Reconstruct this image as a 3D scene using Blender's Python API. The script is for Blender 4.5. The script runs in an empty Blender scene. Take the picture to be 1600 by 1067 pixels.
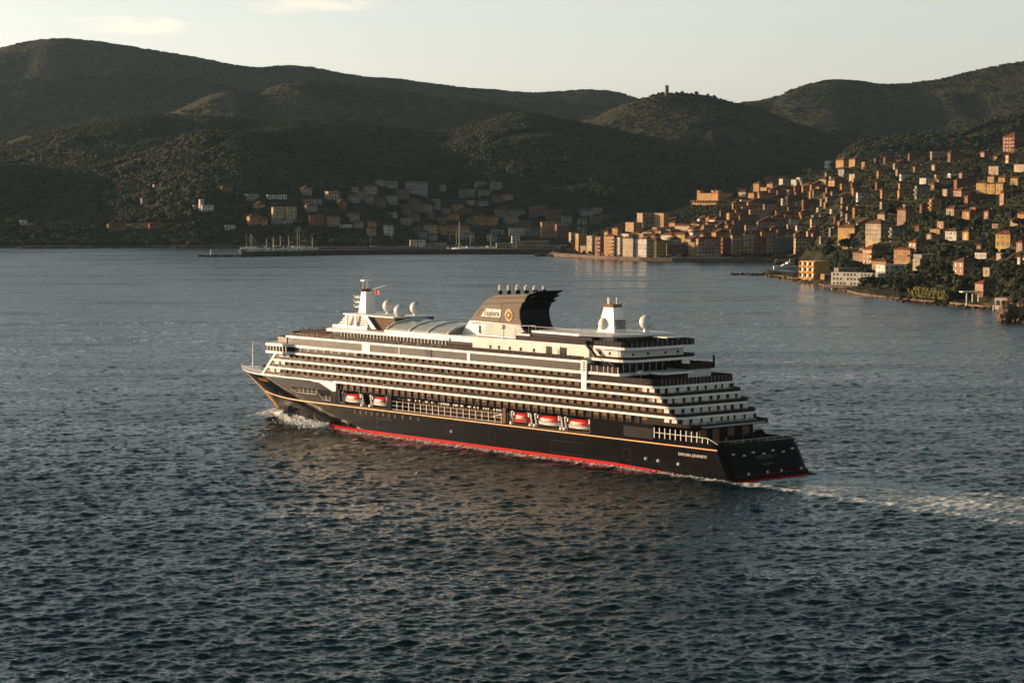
import bpy, bmesh, math, random
import numpy as np
from mathutils import Vector, Matrix
R = math.radians
sc = bpy.context.scene
col = sc.collection
random.seed(7)
rng = np.random.RandomState(7)

# ------------------------------------------------------------------ camera
FPX, CX, CY, HOR, CAMH = 3744.6, 800.0, 533.5, 280.0, 81.66      # focal length and frame centre in pixels of a 1600 wide frame
PITCH = math.atan((CY - HOR) / FPX)
cam_d = bpy.data.cameras.new("camera"); cam = bpy.data.objects.new("camera", cam_d); col.objects.link(cam)
cam_d.sensor_width = 36.0; cam_d.lens = FPX / 1600 * 36.0
cam_d.clip_start = 1.0; cam_d.clip_end = 60000
cam.location = (0, 0, CAMH); cam.rotation_euler = (R(90) - PITCH, 0, 0)
sc.camera = cam

# ------------------------------------------------------------------ sun, sky, exposure
SUN_EL, SUN_AZ = R(7.5), math.atan2(-0.93, 0.36)                # azimuth measured from +Y towards +X
sun_dir = Vector((math.sin(SUN_AZ) * math.cos(SUN_EL), math.cos(SUN_AZ) * math.cos(SUN_EL), math.sin(SUN_EL)))
sd = bpy.data.lights.new("sun", 'SUN'); so = bpy.data.objects.new("sun", sd); col.objects.link(so)
sd.energy = 5.0; sd.angle = R(0.5); sd.color = (1.0, 0.65, 0.36)
so.rotation_euler = sun_dir.to_track_quat('Z', 'Y').to_euler()
world = bpy.data.worlds.new("World"); sc.world = world; world.use_nodes = True
wn = world.node_tree.nodes; wl = world.node_tree.links; wn.clear()
def N(nodes, t, **k):
    n = nodes.new(t)
    for a, b in k.items(): setattr(n, a, b)
    return n
w_out = N(wn, 'ShaderNodeOutputWorld'); w_bg = N(wn, 'ShaderNodeBackground')
w_sky = N(wn, 'ShaderNodeTexSky', sky_type='NISHITA', sun_disc=False, sun_elevation=SUN_EL, sun_rotation=SUN_AZ,
          altitude=0.0, air_density=1.0, dust_density=1.2, ozone_density=1.0)
w_bg.inputs['Strength'].default_value = 0.130
w_tc = N(wn, 'ShaderNodeTexCoord'); w_sep = N(wn, 'ShaderNodeSeparateXYZ')
wl.new(w_tc.outputs['Generated'], w_sep.inputs[0])
def wm(op, a, b=None, c=None):
    n = N(wn, 'ShaderNodeMath', operation=op)
    for i, x in enumerate((a, b, c)):
        if x is None: continue
        if isinstance(x, (int, float)): n.inputs[i].default_value = x
        else: wl.new(x, n.inputs[i])
    return n.outputs[0]
az = wm('ARCTAN2', w_sep.outputs[0], w_sep.outputs[1]); el = wm('ARCSINE', w_sep.outputs[2])
def cloud(a0, e0, wa, we, tilt=0.0):                              # one wisp of cloud at a bearing and height in the sky
    da = wm('SUBTRACT', az, a0); de = wm('SUBTRACT', wm('SUBTRACT', el, e0), wm('MULTIPLY', da, tilt))
    q = wm('ADD', wm('POWER', wm('ABSOLUTE', wm('DIVIDE', da, wa)), 2.0), wm('POWER', wm('ABSOLUTE', wm('DIVIDE', de, we)), 2.0))
    return wm('MAXIMUM', wm('SUBTRACT', 1.0, q), 0.0)
w_comb = N(wn, 'ShaderNodeCombineXYZ'); wl.new(wm('MULTIPLY', az, 60.0), w_comb.inputs[0]); wl.new(wm('MULTIPLY', el, 260.0), w_comb.inputs[1])
w_noi = N(wn, 'ShaderNodeTexNoise'); w_noi.inputs['Scale'].default_value = 0.62; w_noi.inputs['Detail'].default_value = 8; w_noi.inputs['Roughness'].default_value = 0.62
w_noi.inputs['Distortion'].default_value = 0.5
wl.new(w_comb.outputs[0], w_noi.inputs['Vector'])
cl = cloud(-0.152, 0.0625, 0.044, 0.0050, -0.04)
for a in ((-0.083, 0.0722, 0.042, 0.0062, 0.05), (-0.1, 0.079, 0.06, 0.0032, 0), (0.5, 0.12, 0.10, 0.012, 0), (-0.6, 0.10, 0.12, 0.012, 0.02), (-0.3, 0.16, 0.15, 0.02, 0), (1.4, 0.2, 0.2, 0.03, 0), (2.6, 0.15, 0.3, 0.03, 0), (-1.8, 0.25, 0.3, 0.04, 0)):
    cl = wm('MAXIMUM', cl, cloud(*a))
cl = wm('MULTIPLY', wm('SUBTRACT', wm('ADD', wm('MULTIPLY', cl, 0.75), wm('MULTIPLY', w_noi.outputs['Fac'], 1.9)), 1.32), 1.9)
w_cr = N(wn, 'ShaderNodeClamp'); wl.new(cl, w_cr.inputs[0])
w_hs = N(wn, 'ShaderNodeHueSaturation'); w_hs.inputs['Saturation'].default_value = 0.32
wl.new(w_sky.outputs[0], w_hs.inputs['Color'])
w_gr = N(wn, 'ShaderNodeMapRange', interpolation_type='SMOOTHSTEP'); w_gr.inputs['From Min'].default_value = 0.04; w_gr.inputs['From Max'].default_value = 0.60
wl.new(w_sep.outputs[2], w_gr.inputs[0])                            # clear evening sky: pale at the horizon, deeper and cooler overhead
w_dp = N(wn, 'ShaderNodeMix', data_type='RGBA', blend_type='MULTIPLY'); w_dp.inputs[0].default_value = 1.0
w_cg = N(wn, 'ShaderNodeMix', data_type='RGBA'); w_cg.inputs[6].default_value = (0.98, 1.0, 1.03, 1); w_cg.inputs[7].default_value = (0.14, 0.25, 0.26, 1)
wl.new(w_gr.outputs[0], w_cg.inputs[0]); wl.new(w_hs.outputs[0], w_dp.inputs[6]); wl.new(w_cg.outputs[2], w_dp.inputs[7])
w_mix = N(wn, 'ShaderNodeMix', data_type='RGBA', blend_type='MULTIPLY'); w_mix.inputs[7].default_value = (1.34, 1.20, 1.06, 1)
wl.new(w_dp.outputs[2], w_mix.inputs[6]); wl.new(wm('MULTIPLY', w_cr.outputs[0], 0.8), w_mix.inputs[0])
wl.new(w_mix.outputs[2], w_bg.inputs[0]); wl.new(w_bg.outputs[0], w_out.inputs[0])
sc.view_settings.view_transform = 'Standard'; sc.view_settings.look = 'None'
sc.view_settings.exposure = 0.93; sc.view_settings.gamma = 1.0; sc.view_settings.use_curve_mapping = False
sc.cycles.use_denoising = True
sc.cycles.max_bounces = 6; sc.cycles.volume_bounces = 0; sc.cycles.glossy_bounces = 3; sc.cycles.diffuse_bounces = 2
sc.cycles.caustics_reflective = False; sc.cycles.caustics_refractive = False

# ------------------------------------------------------------------ helpers
def pray(u, v):                                                   # pixel of the 1600 frame -> ray direction with Y = 1
    c, q = math.cos(PITCH), math.sin(PITCH); a = (CY - v) / FPX
    d = np.array([(u - CX) / FPX, c + a * q, -q + a * c]); return d / d[1]
def slope_of(v):                                                  # height per metre of distance seen on image row v
    return np.tan(np.arctan((CY - np.asarray(v, float)) / FPX) - PITCH)

class MB:
    def __init__(s): s.v = []; s.f = []
    def add(s, vs, fs):
        b = len(s.v); s.v.extend([tuple(map(float, p)) for p in vs]); s.f.extend([tuple(b + i for i in f) for f in fs]); return s
    def box(s, x0, x1, y0, y1, z0, z1):
        return s.add([(x0,y0,z0),(x1,y0,z0),(x1,y1,z0),(x0,y1,z0),(x0,y0,z1),(x1,y0,z1),(x1,y1,z1),(x0,y1,z1)],
                     [(3,2,1,0),(4,5,6,7),(0,1,5,4),(1,2,6,5),(2,3,7,6),(3,0,4,7)])
    def prism(s, poly, z0, z1, top=None):                         # plan polygon, counter-clockwise, optional other top outline
        n = len(poly); t = top or poly
        return s.add([(p[0], p[1], z0) for p in poly] + [(p[0], p[1], z1) for p in t],
                     [tuple(range(n - 1, -1, -1)), tuple(range(n, 2 * n))] + [(i, (i + 1) % n, n + (i + 1) % n, n + i) for i in range(n)])
    def xprism(s, poly, y0, y1):                                  # polygon in x,z extruded along y
        n = len(poly)
        return s.add([(p[0], y0, p[1]) for p in poly] + [(p[0], y1, p[1]) for p in poly],
                     [tuple(range(n)), tuple(range(2 * n - 1, n - 1, -1))] + [(i, n + i, n + (i + 1) % n, (i + 1) % n) for i in range(n)])
    def tube(s, a, b, r, r2=None, n=6):
        a, b = Vector(a), Vector(b); r2 = r if r2 is None else r2; d = (b - a)
        if d.length < 1e-6: return s
        q = d.to_track_quat('Z', 'Y'); c = [(q @ Vector((math.cos(2*math.pi*i/n), math.sin(2*math.pi*i/n), 0))) for i in range(n)]
        return s.add([a + k * r for k in c] + [b + k * r2 for k in c],
                     [tuple(range(n - 1, -1, -1)), tuple(range(n, 2 * n))] + [(i, (i + 1) % n, n + (i + 1) % n, n + i) for i in range(n)])
    def wall(s, pts, z0, z1, t):                                  # thin upright sheet along an open polyline
        n = len(pts)
        nn = []
        for i in range(n):
            a = Vector(pts[max(0, i - 1)][:2]); b = Vector(pts[min(n - 1, i + 1)][:2]); d = (b - a).normalized(); nn.append((-d.y * t, d.x * t))
        vs = []
        for (p, q) in zip(pts, nn): vs += [(p[0], p[1], z0), (p[0] + q[0], p[1] + q[1], z0), (p[0] + q[0], p[1] + q[1], z1), (p[0], p[1], z1)]
        fs = [(0, 1, 2, 3), (4*n-1, 4*n-2, 4*n-3, 4*n-4)]
        for i in range(n - 1):
            a = 4 * i; b = a + 4
            for k in range(4): fs.append((a + k, b + k, b + (k + 1) % 4, a + (k + 1) % 4))
        return s.add(vs, fs)
    def lathe(s, prof, n=12, c=(0, 0, 0)):                        # prof: (radius, z) from bottom to top
        m = len(prof); vs = []
        for (r, z) in prof: vs += [(c[0] + r * math.cos(2*math.pi*i/n), c[1] + r * math.sin(2*math.pi*i/n), c[2] + z) for i in range(n)]
        fs = [tuple(range(n - 1, -1, -1)), tuple(range((m - 1) * n, m * n))]
        for j in range(m - 1):
            for i in range(n): fs.append((j*n + i, j*n + (i+1) % n, (j+1)*n + (i+1) % n, (j+1)*n + i))
        return s.add(vs, fs)
    def mesh(s, name, mat=None, smooth=False):
        me = bpy.data.meshes.new(name); me.from_pydata(s.v, [], s.f)
        if mat is not None: me.materials.append(mat)
        if smooth: me.polygons.foreach_set('use_smooth', [True] * len(me.polygons))
        me.update(); return me
    def build(s, name, mat=None, parent=None, smooth=False, fix=True):
        me = s.mesh(name, mat, smooth)
        if fix:
            bm = bmesh.new(); bm.from_mesh(me); bmesh.ops.recalc_face_normals(bm, faces=bm.faces); bm.to_mesh(me); bm.free()
        return link(name, me, parent)
def link(name, me, parent=None, loc=None, rot=None):
    o = bpy.data.objects.new(name, me); col.objects.link(o)
    if parent is not None: o.parent = parent
    if loc is not None: o.location = loc
    if rot is not None: o.rotation_euler = rot
    return o
def thing(name, label, cat, loc=(0, 0, 0), rz=0.0, group=None):
    o = bpy.data.objects.new(name, None); col.objects.link(o); o.location = loc; o.rotation_euler = (0, 0, rz)
    o.empty_display_size = 1.0
    return tag(o, label, cat, group)
def tag(o, label=None, cat=None, group=None, kind=None):
    if label: o['label'] = label
    if cat: o['category'] = cat
    if group: o['group'] = group
    if kind: o['kind'] = kind
    return o
def kids(o): return KIDS.get(o.name, [])
def copy_tree(o, parent=None):
    c = o.copy(); col.objects.link(c)
    if parent is not None: c.parent = parent
    for ch in list(o.children): copy_tree(ch, c)
    return c

# ------------------------------------------------------------------ materials
def mat(name, color, rough=0.8, metal=0.0, var=0.0, scale=0.5, spec=0.5, bump=0.0, ior=None, color2=None, emit=None, detail=4):
    m = bpy.data.materials.new(name); m.use_nodes = True; nt = m.node_tree; b = nt.nodes['Principled BSDF']
    b.inputs['Roughness'].default_value = rough; b.inputs['Metallic'].default_value = metal
    b.inputs['Specular IOR Level'].default_value = spec
    if ior: b.inputs['IOR'].default_value = ior
    c = (*color, 1)
    b.inputs['Base Color'].default_value = c
    if var > 0 or color2 is not None:
        tc = N(nt.nodes, 'ShaderNodeTexCoord'); no = N(nt.nodes, 'ShaderNodeTexNoise'); no.inputs['Scale'].default_value = scale; no.inputs['Detail'].default_value = detail
        rp = N(nt.nodes, 'ShaderNodeValToRGB'); nt.links.new(tc.outputs['Object'], no.inputs['Vector']); nt.links.new(no.outputs['Fac'], rp.inputs[0])
        c2 = color2 or tuple(x * (1 - var) for x in color)
        rp.color_ramp.elements[0].position = 0.35; rp.color_ramp.elements[1].position = 0.65
        rp.color_ramp.elements[0].color = (*c2, 1); rp.color_ramp.elements[1].color = c
        nt.links.new(rp.outputs[0], b.inputs['Base Color'])
        if bump > 0:
            bp = N(nt.nodes, 'ShaderNodeBump'); bp.inputs['Strength'].default_value = 1.0; bp.inputs['Distance'].default_value = bump
            nt.links.new(no.outputs['Fac'], bp.inputs['Height']); nt.links.new(bp.outputs[0], b.inputs['Normal'])
    return m
M = {}
M['white'] = mat('white_paint', (0.80, 0.79, 0.76), 0.45, var=0.12, scale=0.35)
M['white2'] = mat('weathered_white', (0.66, 0.64, 0.60), 0.6, var=0.2, scale=0.3)
M['dome'] = mat('radome_white', (0.62, 0.62, 0.60), 0.4, var=0.06, scale=0.8)
M['hull'] = mat('hull_black_paint', (0.0045, 0.003, 0.002), 0.16, var=0.45, scale=0.09, spec=0.09, bump=0.01)
M['red'] = mat('boot_top_red', (0.46, 0.004, 0.005), 0.6, spec=0.06, var=0.12, scale=0.25)
M['gold'] = mat('gold_paint_and_sun', (0.62, 0.30, 0.06), 0.4, var=0.1, scale=2)
M['cabin_dark'] = mat('cabin_dark_glass', (0.014, 0.010, 0.008), 0.25, spec=0.12)
M['panel'] = mat('cabin_bronze_panel', (0.19, 0.112, 0.062), 0.7, spec=0.08, var=0.25, scale=0.6)
M['panel2'] = mat('cabin_grey_panel', (0.15, 0.095, 0.060), 0.7, spec=0.08, var=0.3, scale=0.6)
M['panel_w'] = mat('cabin_white_panel', (0.60, 0.57, 0.52), 0.6, var=0.1, scale=0.6)
M['bal'] = mat('balustrade_glass', (0.026, 0.014, 0.008), 0.25, spec=0.07)
M['glassband'] = mat('tinted_window_glass', (0.085, 0.077, 0.060), 0.25, spec=0.15, var=0.08, scale=0.08)
M['darkdeck'] = mat('teak_deck', (0.14, 0.085, 0.05), 0.75, var=0.2, scale=1)
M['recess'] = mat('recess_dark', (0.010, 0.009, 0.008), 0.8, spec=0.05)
M['steel'] = mat('rail_steel', (0.50, 0.47, 0.43), 0.4, metal=0.2)
M['raildark'] = mat('rail_dark', (0.05, 0.032, 0.022), 0.6, spec=0.15)
M['greyroof'] = mat('glass_roof', (0.36, 0.40, 0.39), 0.25, var=0.15, scale=0.2)
M['funblk'] = mat('funnel_black', (0.004, 0.004, 0.004), 0.5, spec=0.1)
M['fungrey'] = mat('funnel_bronze', (0.13, 0.10, 0.070), 0.6, spec=0.15, var=0.12, scale=0.5)
M['louv'] = mat('funnel_louvre', (0.035, 0.018, 0.012), 0.6)
M['boatred'] = mat('lifeboat_red', (0.70, 0.03, 0.02), 0.4, var=0.1, scale=1.5)
M['flag'] = mat('flag_red', (0.5, 0.03, 0.04), 0.7)
M['text_dk'] = mat('dark_lettering', (0.05, 0.035, 0.02), 0.6)
M['awn'] = mat('canvas_grey', (0.34, 0.35, 0.37), 0.8)
# ------------------------------------------------------------------ land form
_tab = np.random.RandomState(11).rand(256, 256)
def vnoise(x, y):
    xi = np.floor(x).astype(int); yi = np.floor(y).astype(int); fx = x - xi; fy = y - yi
    fx = fx * fx * (3 - 2 * fx); fy = fy * fy * (3 - 2 * fy)
    a = _tab[xi % 256, yi % 256]; b = _tab[(xi + 1) % 256, yi % 256]; c = _tab[xi % 256, (yi + 1) % 256]; d = _tab[(xi + 1) % 256, (yi + 1) % 256]
    return (a * (1 - fx) + b * fx) * (1 - fy) + (c * (1 - fx) + d * fx) * fy
def fbm(x, y, oct=5, ridge=False):
    s = 0; a = 0.5
    for i in range(oct):
        n = vnoise(x + 17.3 * i, y + 9.1 * i)
        s = s + a * ((1 - np.abs(2 * n - 1)) if ridge else n); a *= 0.5; x = x * 2.03 * 0.96 + y * 0.5; y = y * 2.03 * 0.96 - x * 0.12
    return s
# crest lines: (bearing as pixel column, image row of the crest), distance, reach of the front slope, reach of the back slope, gully size
CR = [
 ([(-900,150),(-500,105),(-200,95),(0,76),(60,62),(110,60),(160,66),(200,72),(260,82),(330,93),(370,103),(410,107),(450,101),(490,105),(540,117),(600,122),(660,128),(720,137),(790,142),(830,146),(880,143),(925,139),(960,143),(1000,156),(1060,185),(1120,215),(1250,230),(2500,230)], 7600, 900, 2500, 30),
 ([(-900,300),(900,300),(1040,215),(1100,180),(1130,164),(1160,160),(1200,157),(1240,138),(1290,125),(1330,126),(1380,133),(1420,131),(1470,123),(1520,112),(1560,103),(1600,95),(1700,84),(1900,95),(2500,120)], 6300, 1000, 2200, 30),
 ([(-900,190),(-200,150),(0,128),(90,118),(200,113),(300,121),(360,136),(430,160),(500,190),(600,230),(2500,240)], 6500, 700, 1500, 24),
 ([(-900,280),(150,240),(240,190),(290,166),(330,148),(370,141),(400,145),(440,130),(480,126),(540,132),(620,143),(700,152),(790,165),(850,180),(930,205),(1050,240),(2500,260)], 5700, 700, 1500, 24),
 ([(-900,320),(780,300),(850,215),(900,193),(930,182),(960,168),(1000,155),(1025,148),(1060,146),(1100,150),(1130,157),(1180,169),(1230,187),(1290,210),(1360,232),(1450,245),(2500,260)], 4900, 800, 1400, 24),
 ([(-900,200),(-300,225),(-50,236),(0,221),(60,206),(130,191),(200,181),(250,179),(330,182),(400,188),(480,190),(520,188),(600,196),(660,206),(700,208),(740,196),(780,183),(815,175),(850,181),(900,192),(960,203),(1040,220),(1100,236),(1200,262),(1320,290),(2500,320)], 4200, 1050, 900, 24),
 ([(-900,180),(-300,210),(-100,240),(-40,258),(0,262),(30,262),(70,268),(110,270),(160,262),(210,246),(250,234),(290,214),(315,206),(350,207),(400,209),(450,213),(500,222),(560,240),(640,275),(700,330),(2500,380)], 3560, 740, 500, 18),
 ([(-900,400),(1200,300),(1300,262),(1340,222),(1400,213),(1480,206),(1530,190),(1600,181),(1700,168),(2500,160)], 3900, 600, 700, 16),
]
CR = [(np.array([p[0] for p in c[0]], float), slope_of([p[1] for p in c[0]]), *c[1:]) for c in CR]
F_r = np.array([(780,400,2560),(840,398,2560),(870,394,2580),(900,376,2640),(950,358,2700),(1000,345,2750),(1050,334,2800),(1090,322,2850),(1150,304,2850),(1200,292,2850),(1260,277,2830),(1300,264,2800),(1345,252,2760),(1400,244,2700),(1460,239,2640),(1500,237,2600),(1560,236,2540),(1600,227,2500),(1700,207,2420),(2000,200,2300),(2500,200,2200)], float)
F_s = np.array([(780,2560),(862,2545),(880,2520),(900,2500),(950,2440),(1000,2405),(1050,2385),(1130,2375),(1200,2372),(1236,2370),(1300,2200),(1360,1900),(1420,1700),(1460,1600),(1500,1562),(1560,1508),(1590,1420),(1600,1385),(1640,1290),(1700,1180),(2000,900),(2500,700)], float)
P_s = np.array([(1196,2030),(1215,2015),(1250,1950),(1280,1850),(1300,1805),(1340,1705),(1400,1632),(1460,1592),(1500,1562)], float)   # the low rocky point with the yellow hotel
_pg = np.arange(-3000.0, 4000.0, 4.0); _kk = np.exp(-0.5 * (np.arange(-12, 13) * 4.0 / 11.0) ** 2); _kk /= _kk.sum()
def smooth(xs, ys, wide=1): y = np.interp(_pg, xs, ys); return np.convolve(np.pad(y, 12, mode='edge'), _kk, 'valid') if wide == 1 else smooth(_pg, smooth(xs, ys), 1)
CRS = [smooth(c[0], c[1]) for c in CR]; FR_S = smooth(F_r[:, 0], slope_of(F_r[:, 1])); FR_D = smooth(F_r[:, 0], F_r[:, 2], 2); FS_D = smooth(F_s[:, 0], F_s[:, 1], 2)
def land(X, Y):
    X = np.asarray(X, float); Y = np.asarray(Y, float); px = CX + FPX * X / Y * 1.0023
    nb = fbm(X / 420.0, Y / 420.0, 5); nr = fbm(X / 260.0 + 3, Y / 330.0 + 8, 4, True); nf = fbm(X / 60.0, Y / 60.0, 3)
    S = 0
    for cs, (cx, _c, D, Lf, Lb, g) in zip(CRS, CR):
        zr = np.maximum(CAMH + np.interp(px, _pg, cs) * D, 1.0)
        s = np.where(Y < D, (D - Y) / Lf, (Y - D) / Lb)
        s = np.sqrt(s * s + 0.0049) - 0.07
        sw = s + (nb - 0.5) * 0.30 * np.clip(s * 4, 0, 1)
        pr = np.clip(1 - sw, 0, 1)
        z = zr * pr ** 1.12 - 1.9 * g * (0.62 - nr) * np.clip(s * 5, 0, 1) * np.clip((1 - s) * 2, 0, 1)
        S = S + np.clip(z, 0, None) ** 7
    z = S ** (1 / 7.0)
    # general apron rising from the far shore
    shore = 2832 + 26 * (vnoise(X / 90.0, X * 0 + 3.3) - 0.5)
    shore = np.where(px > 1210, 2300, shore)
    apron = 2.0 + np.clip(Y - shore - 20, 0, 900) * 0.055
    z = np.maximum(z * np.clip((Y - shore) / 120.0, 0, 1), apron) + (nf - 0.5) * 5 * np.clip((Y - shore - 60) / 200, 0, 1)
    z = np.where(Y < shore, -6.0, z)
    # the town hill on the right
    zr = CAMH + np.interp(px, _pg, FR_S) * np.interp(px, _pg, FR_D)
    dr = np.interp(px, _pg, FR_D); ds = np.interp(px, _pg, FS_D) + 10 * (vnoise(X / 30.0, Y / 30.0) - 0.5) * (px > 1240)
    t = (Y - ds) / np.maximum(dr - ds, 30)
    flat = np.clip((Y - ds - 22) / np.maximum(dr - ds - 22, 30), 0, 1)
    prof = 0.62 * flat + 0.38 * flat ** 0.6
    prof = np.where(px > 1300, 0.5 * flat + 0.5 * flat ** 0.75, prof)
    zf = 2.6 + np.maximum(zr - 2.6, 0) * prof + (nf - 0.5) * 9 * np.clip(flat * 4, 0, 1) * np.clip((1 - flat) * 4, 0, 1)
    zf = np.where(Y > dr, zr - (Y - dr) * 0.16 - 3 * np.clip((Y - dr) / 40, 0, 1), zf)
    zf = np.where((Y < ds) | (px < 835), -6.0, zf)
    pd = np.interp(px, P_s[:, 0], P_s[:, 1]) + 14 * (vnoise(X / 14.0, Y / 14.0) - 0.5)
    pz = np.where((px > 1193) & (px < 1500) & (Y > pd) & (Y < np.where(px < 1285, pd + 60 + np.clip((px - 1240) * 3, 0, 400), 2500)), 2.0 + 1.5 * nf + np.clip(Y - pd - 30, 0, 700) * 0.045 * np.clip((px - 1285) / 40, 0, 1), -6.0)
    return np.maximum(np.maximum(z, zf), pz)
def hit(u, v, d0=1150.0, d1=9000.0):                               # where the sight line through a pixel meets the land
    r = pray(u, v); d = np.arange(d0, d1, 4.0)
    zz = CAMH + r[2] * d; g = land(r[0] * d, d); k = np.nonzero(zz <= np.maximum(g, 0.0))[0]
    i = k[0] if len(k) else len(d) - 1
    return np.array([r[0] * d[i], d[i], max(g[i], 0.5)])
def ground_z(x, y): return float(land(np.array([x]), np.array([y]))[0])

def grid_mesh(name, X, Y, Z, m, smooth=True):
    r, c = X.shape; me = bpy.data.meshes.new(name)
    co = np.stack([X, Y, Z], -1).reshape(-1, 3).astype(np.float32)
    i = np.arange((r - 1) * (c - 1)); a = (i // (c - 1)) * c + i % (c - 1)
    q = np.stack([a, a + 1, a + c + 1, a + c], -1).astype(np.int32).reshape(-1)
    me.vertices.add(len(co)); me.vertices.foreach_set('co', co.reshape(-1))
    me.loops.add(len(q)); me.loops.foreach_set('vertex_index', q)
    n = len(q) // 4; me.polygons.add(n); me.polygons.foreach_set('loop_start', np.arange(0, 4 * n, 4, dtype=np.int32))
    me.polygons.foreach_set('use_smooth', np.full(n, smooth)); me.materials.append(m); me.update(calc_edges=True); return me

mg = bpy.data.materials.new('hill_ground'); mg.use_nodes = True; nt = mg.node_tree; b = nt.nodes['Principled BSDF']
tc = N(nt.nodes, 'ShaderNodeNewGeometry'); b.inputs['Roughness'].default_value = 0.95; b.inputs['Specular IOR Level'].default_value = 0.1
n1 = N(nt.nodes, 'ShaderNodeTexNoise'); n1.inputs['Scale'].default_value = 0.035; n1.inputs['Detail'].default_value = 8; n1.inputs['Roughness'].default_value = 0.7
n2 = N(nt.nodes, 'ShaderNodeTexVoronoi'); n2.inputs['Scale'].default_value = 0.09
r1 = N(nt.nodes, 'ShaderNodeValToRGB'); e = r1.color_ramp.elements
e[0].position = 0.36; e[0].color = (0.014, 0.018, 0.009, 1); e[1].position = 0.66; e[1].color = (0.060, 0.046, 0.024, 1)
x = r1.color_ramp.elements.new(0.5); x.color = (0.028, 0.028, 0.014, 1)
bp = N(nt.nodes, 'ShaderNodeBump'); bp.inputs['Strength'].default_value = 1.0; bp.inputs['Distance'].default_value = 3.0
nt.links.new(tc.outputs['Position'], n1.inputs['Vector']); nt.links.new(tc.outputs['Position'], n2.inputs['Vector'])
nt.links.new(n1.outputs['Fac'], r1.inputs[0]); nt.links.new(r1.outputs[0], b.inputs['Base Color'])
nt.links.new(n2.outputs['Distance'], bp.inputs['Height']); nt.links.new(bp.outputs[0], b.inputs['Normal'])
M['ground'] = mg
pxs = np.concatenate([np.linspace(-2600, -150, 50)[:-1], np.linspace(-150, 1750, 400), np.linspace(1750, 3400, 40)[1:]])
ds_ = np.concatenate([np.geomspace(700, 1300, 14)[:-1], np.geomspace(1300, 3300, 190)[:-1], np.geomspace(3300, 10500, 190)])
PX, DD = np.meshgrid(pxs, ds_); GX = (PX - CX) / FPX * DD / 1.0023
tag(link('hills', grid_mesh('hills', GX, DD, land(GX, DD), mg)), kind='structure')

# ------------------------------------------------------------------ the ship's place
SX, SY, TH = 71.667, 652.99, 0.709
fw = np.array([-math.sin(TH), math.cos(TH)]); pt = np.array([-math.cos(TH), -math.sin(TH)])
def ship_to_world(x, y): return np.array([SX, SY]) + x * fw + y * pt
def world_to_ship(X, Y): dx = X - SX; dy = Y - SY; return dx * fw[0] + dy * fw[1], dx * pt[0] + dy * pt[1]
def hb(x, z=0.0, xs=None, xe=None):                               # half breadth of the hull
    z = np.asarray(z, float)
    xe = np.interp(z, [-3, 0.6, 3.7, 8, 11.8, 15.5], [231, 233, 236.8, 243.5, 250.5, 257.5])
    xs = np.interp(z, [-3, 0, 5, 10, 15.5], [150, 158, 182, 202, 222]); p = np.interp(z, [0, 8, 15.5], [1.7, 1.75, 1.6])
    t = np.clip((x - xs) / (xe - xs), 0, 1); return 16.0 * (1 - t ** p)

# ------------------------------------------------------------------ sea
def wave_tile(L, n, lam0, lam1, lampk, wind, seed, spread=2.0):
    r = np.random.RandomState(seed); k1 = np.fft.fftfreq(n, L / n) * 2 * np.pi; kx, ky = np.meshgrid(k1, k1)
    k = np.hypot(kx, ky); k[0, 0] = 1e-6; kp = 2 * np.pi / lampk
    P = np.exp(-1.25 * (kp / k) ** 2) / k ** 4 * (np.abs((kx * wind[0] + ky * wind[1]) / k) ** spread + 0.03)
    P[(k < 2 * np.pi / lam1) | (k > 2 * np.pi / lam0)] = 0
    A = np.sqrt(P) * (r.randn(n, n) + 1j * r.randn(n, n)); h = np.real(np.fft.ifft2(A)); s = h.std()
    dx = np.real(np.fft.ifft2(-1j * kx / k * A)); dy = np.real(np.fft.ifft2(-1j * ky / k * A))
    return np.stack([h, dx, dy], -1) / s
def samp(T, L, X, Y):
    n = T.shape[0]; x = (X / L * n) % n; y = (Y / L * n) % n; xi = x.astype(int) % n; yi = y.astype(int) % n; fx = (x - np.floor(x))[..., None]; fy = (y - np.floor(y))[..., None]
    x1 = (xi + 1) % n; y1 = (yi + 1) % n
    return (T[yi, xi] * (1 - fx) + T[yi, x1] * fx) * (1 - fy) + (T[y1, xi] * (1 - fx) + T[y1, x1] * fx) * fy
wind = np.array([0.30, -0.954])
T1 = wave_tile(310.0, 512, 4.0, 45, 13.0, wind, 3, 2.6); T2 = wave_tile(131.0, 512, 1.6, 6.5, 6.5, wind, 4, 2.0); T3 = wave_tile(47.0, 512, 0.5, 2.2, 2.2, wind, 5, 1.2)
vrow = np.concatenate([np.linspace(1080, 389, 860), np.linspace(388, 360, 12)])
yrow = -CAMH / slope_of(vrow)
yrow = np.concatenate([np.linspace(40, yrow[0], 60)[:-1], yrow])
ucol = np.concatenate([np.linspace(-9000, -60, 70)[:-1], np.linspace(-60, 1660, 900), np.linspace(1660, 10600, 70)[1:]])
U, YY = np.meshgrid(ucol, yrow); XX = (U - CX) / FPX * YY
dist = YY; f1 = 1.0; f2 = np.clip(1.3 - dist / 1900, 0.16, 1); f3 = np.clip(1.15 - dist / 800, 0.0, 1)
gust = 0.8 + 0.45 * (fbm(XX / 160.0, YY / 220.0, 3) - 0.2)
sx_, sy_ = world_to_ship(XX, YY)
side = np.abs(sy_) - hb(np.clip(sx_, 0, 260), 0.0)
inside = (sx_ > -2) & (sx_ < 235) & (side < 0)
wake = np.exp(-(np.abs(sy_) / (15 + np.clip(-sx_, 0, 999) * 0.06)) ** 4) * (sx_ < 2) * np.exp(np.clip(sx_, -999, 0) / 260)
calm = 1 - 0.55 * wake - 0.25 * np.exp(-(np.clip(side, 0, 99) / 6) ** 2) * ((sx_ > -5) & (sx_ < 215))
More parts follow.
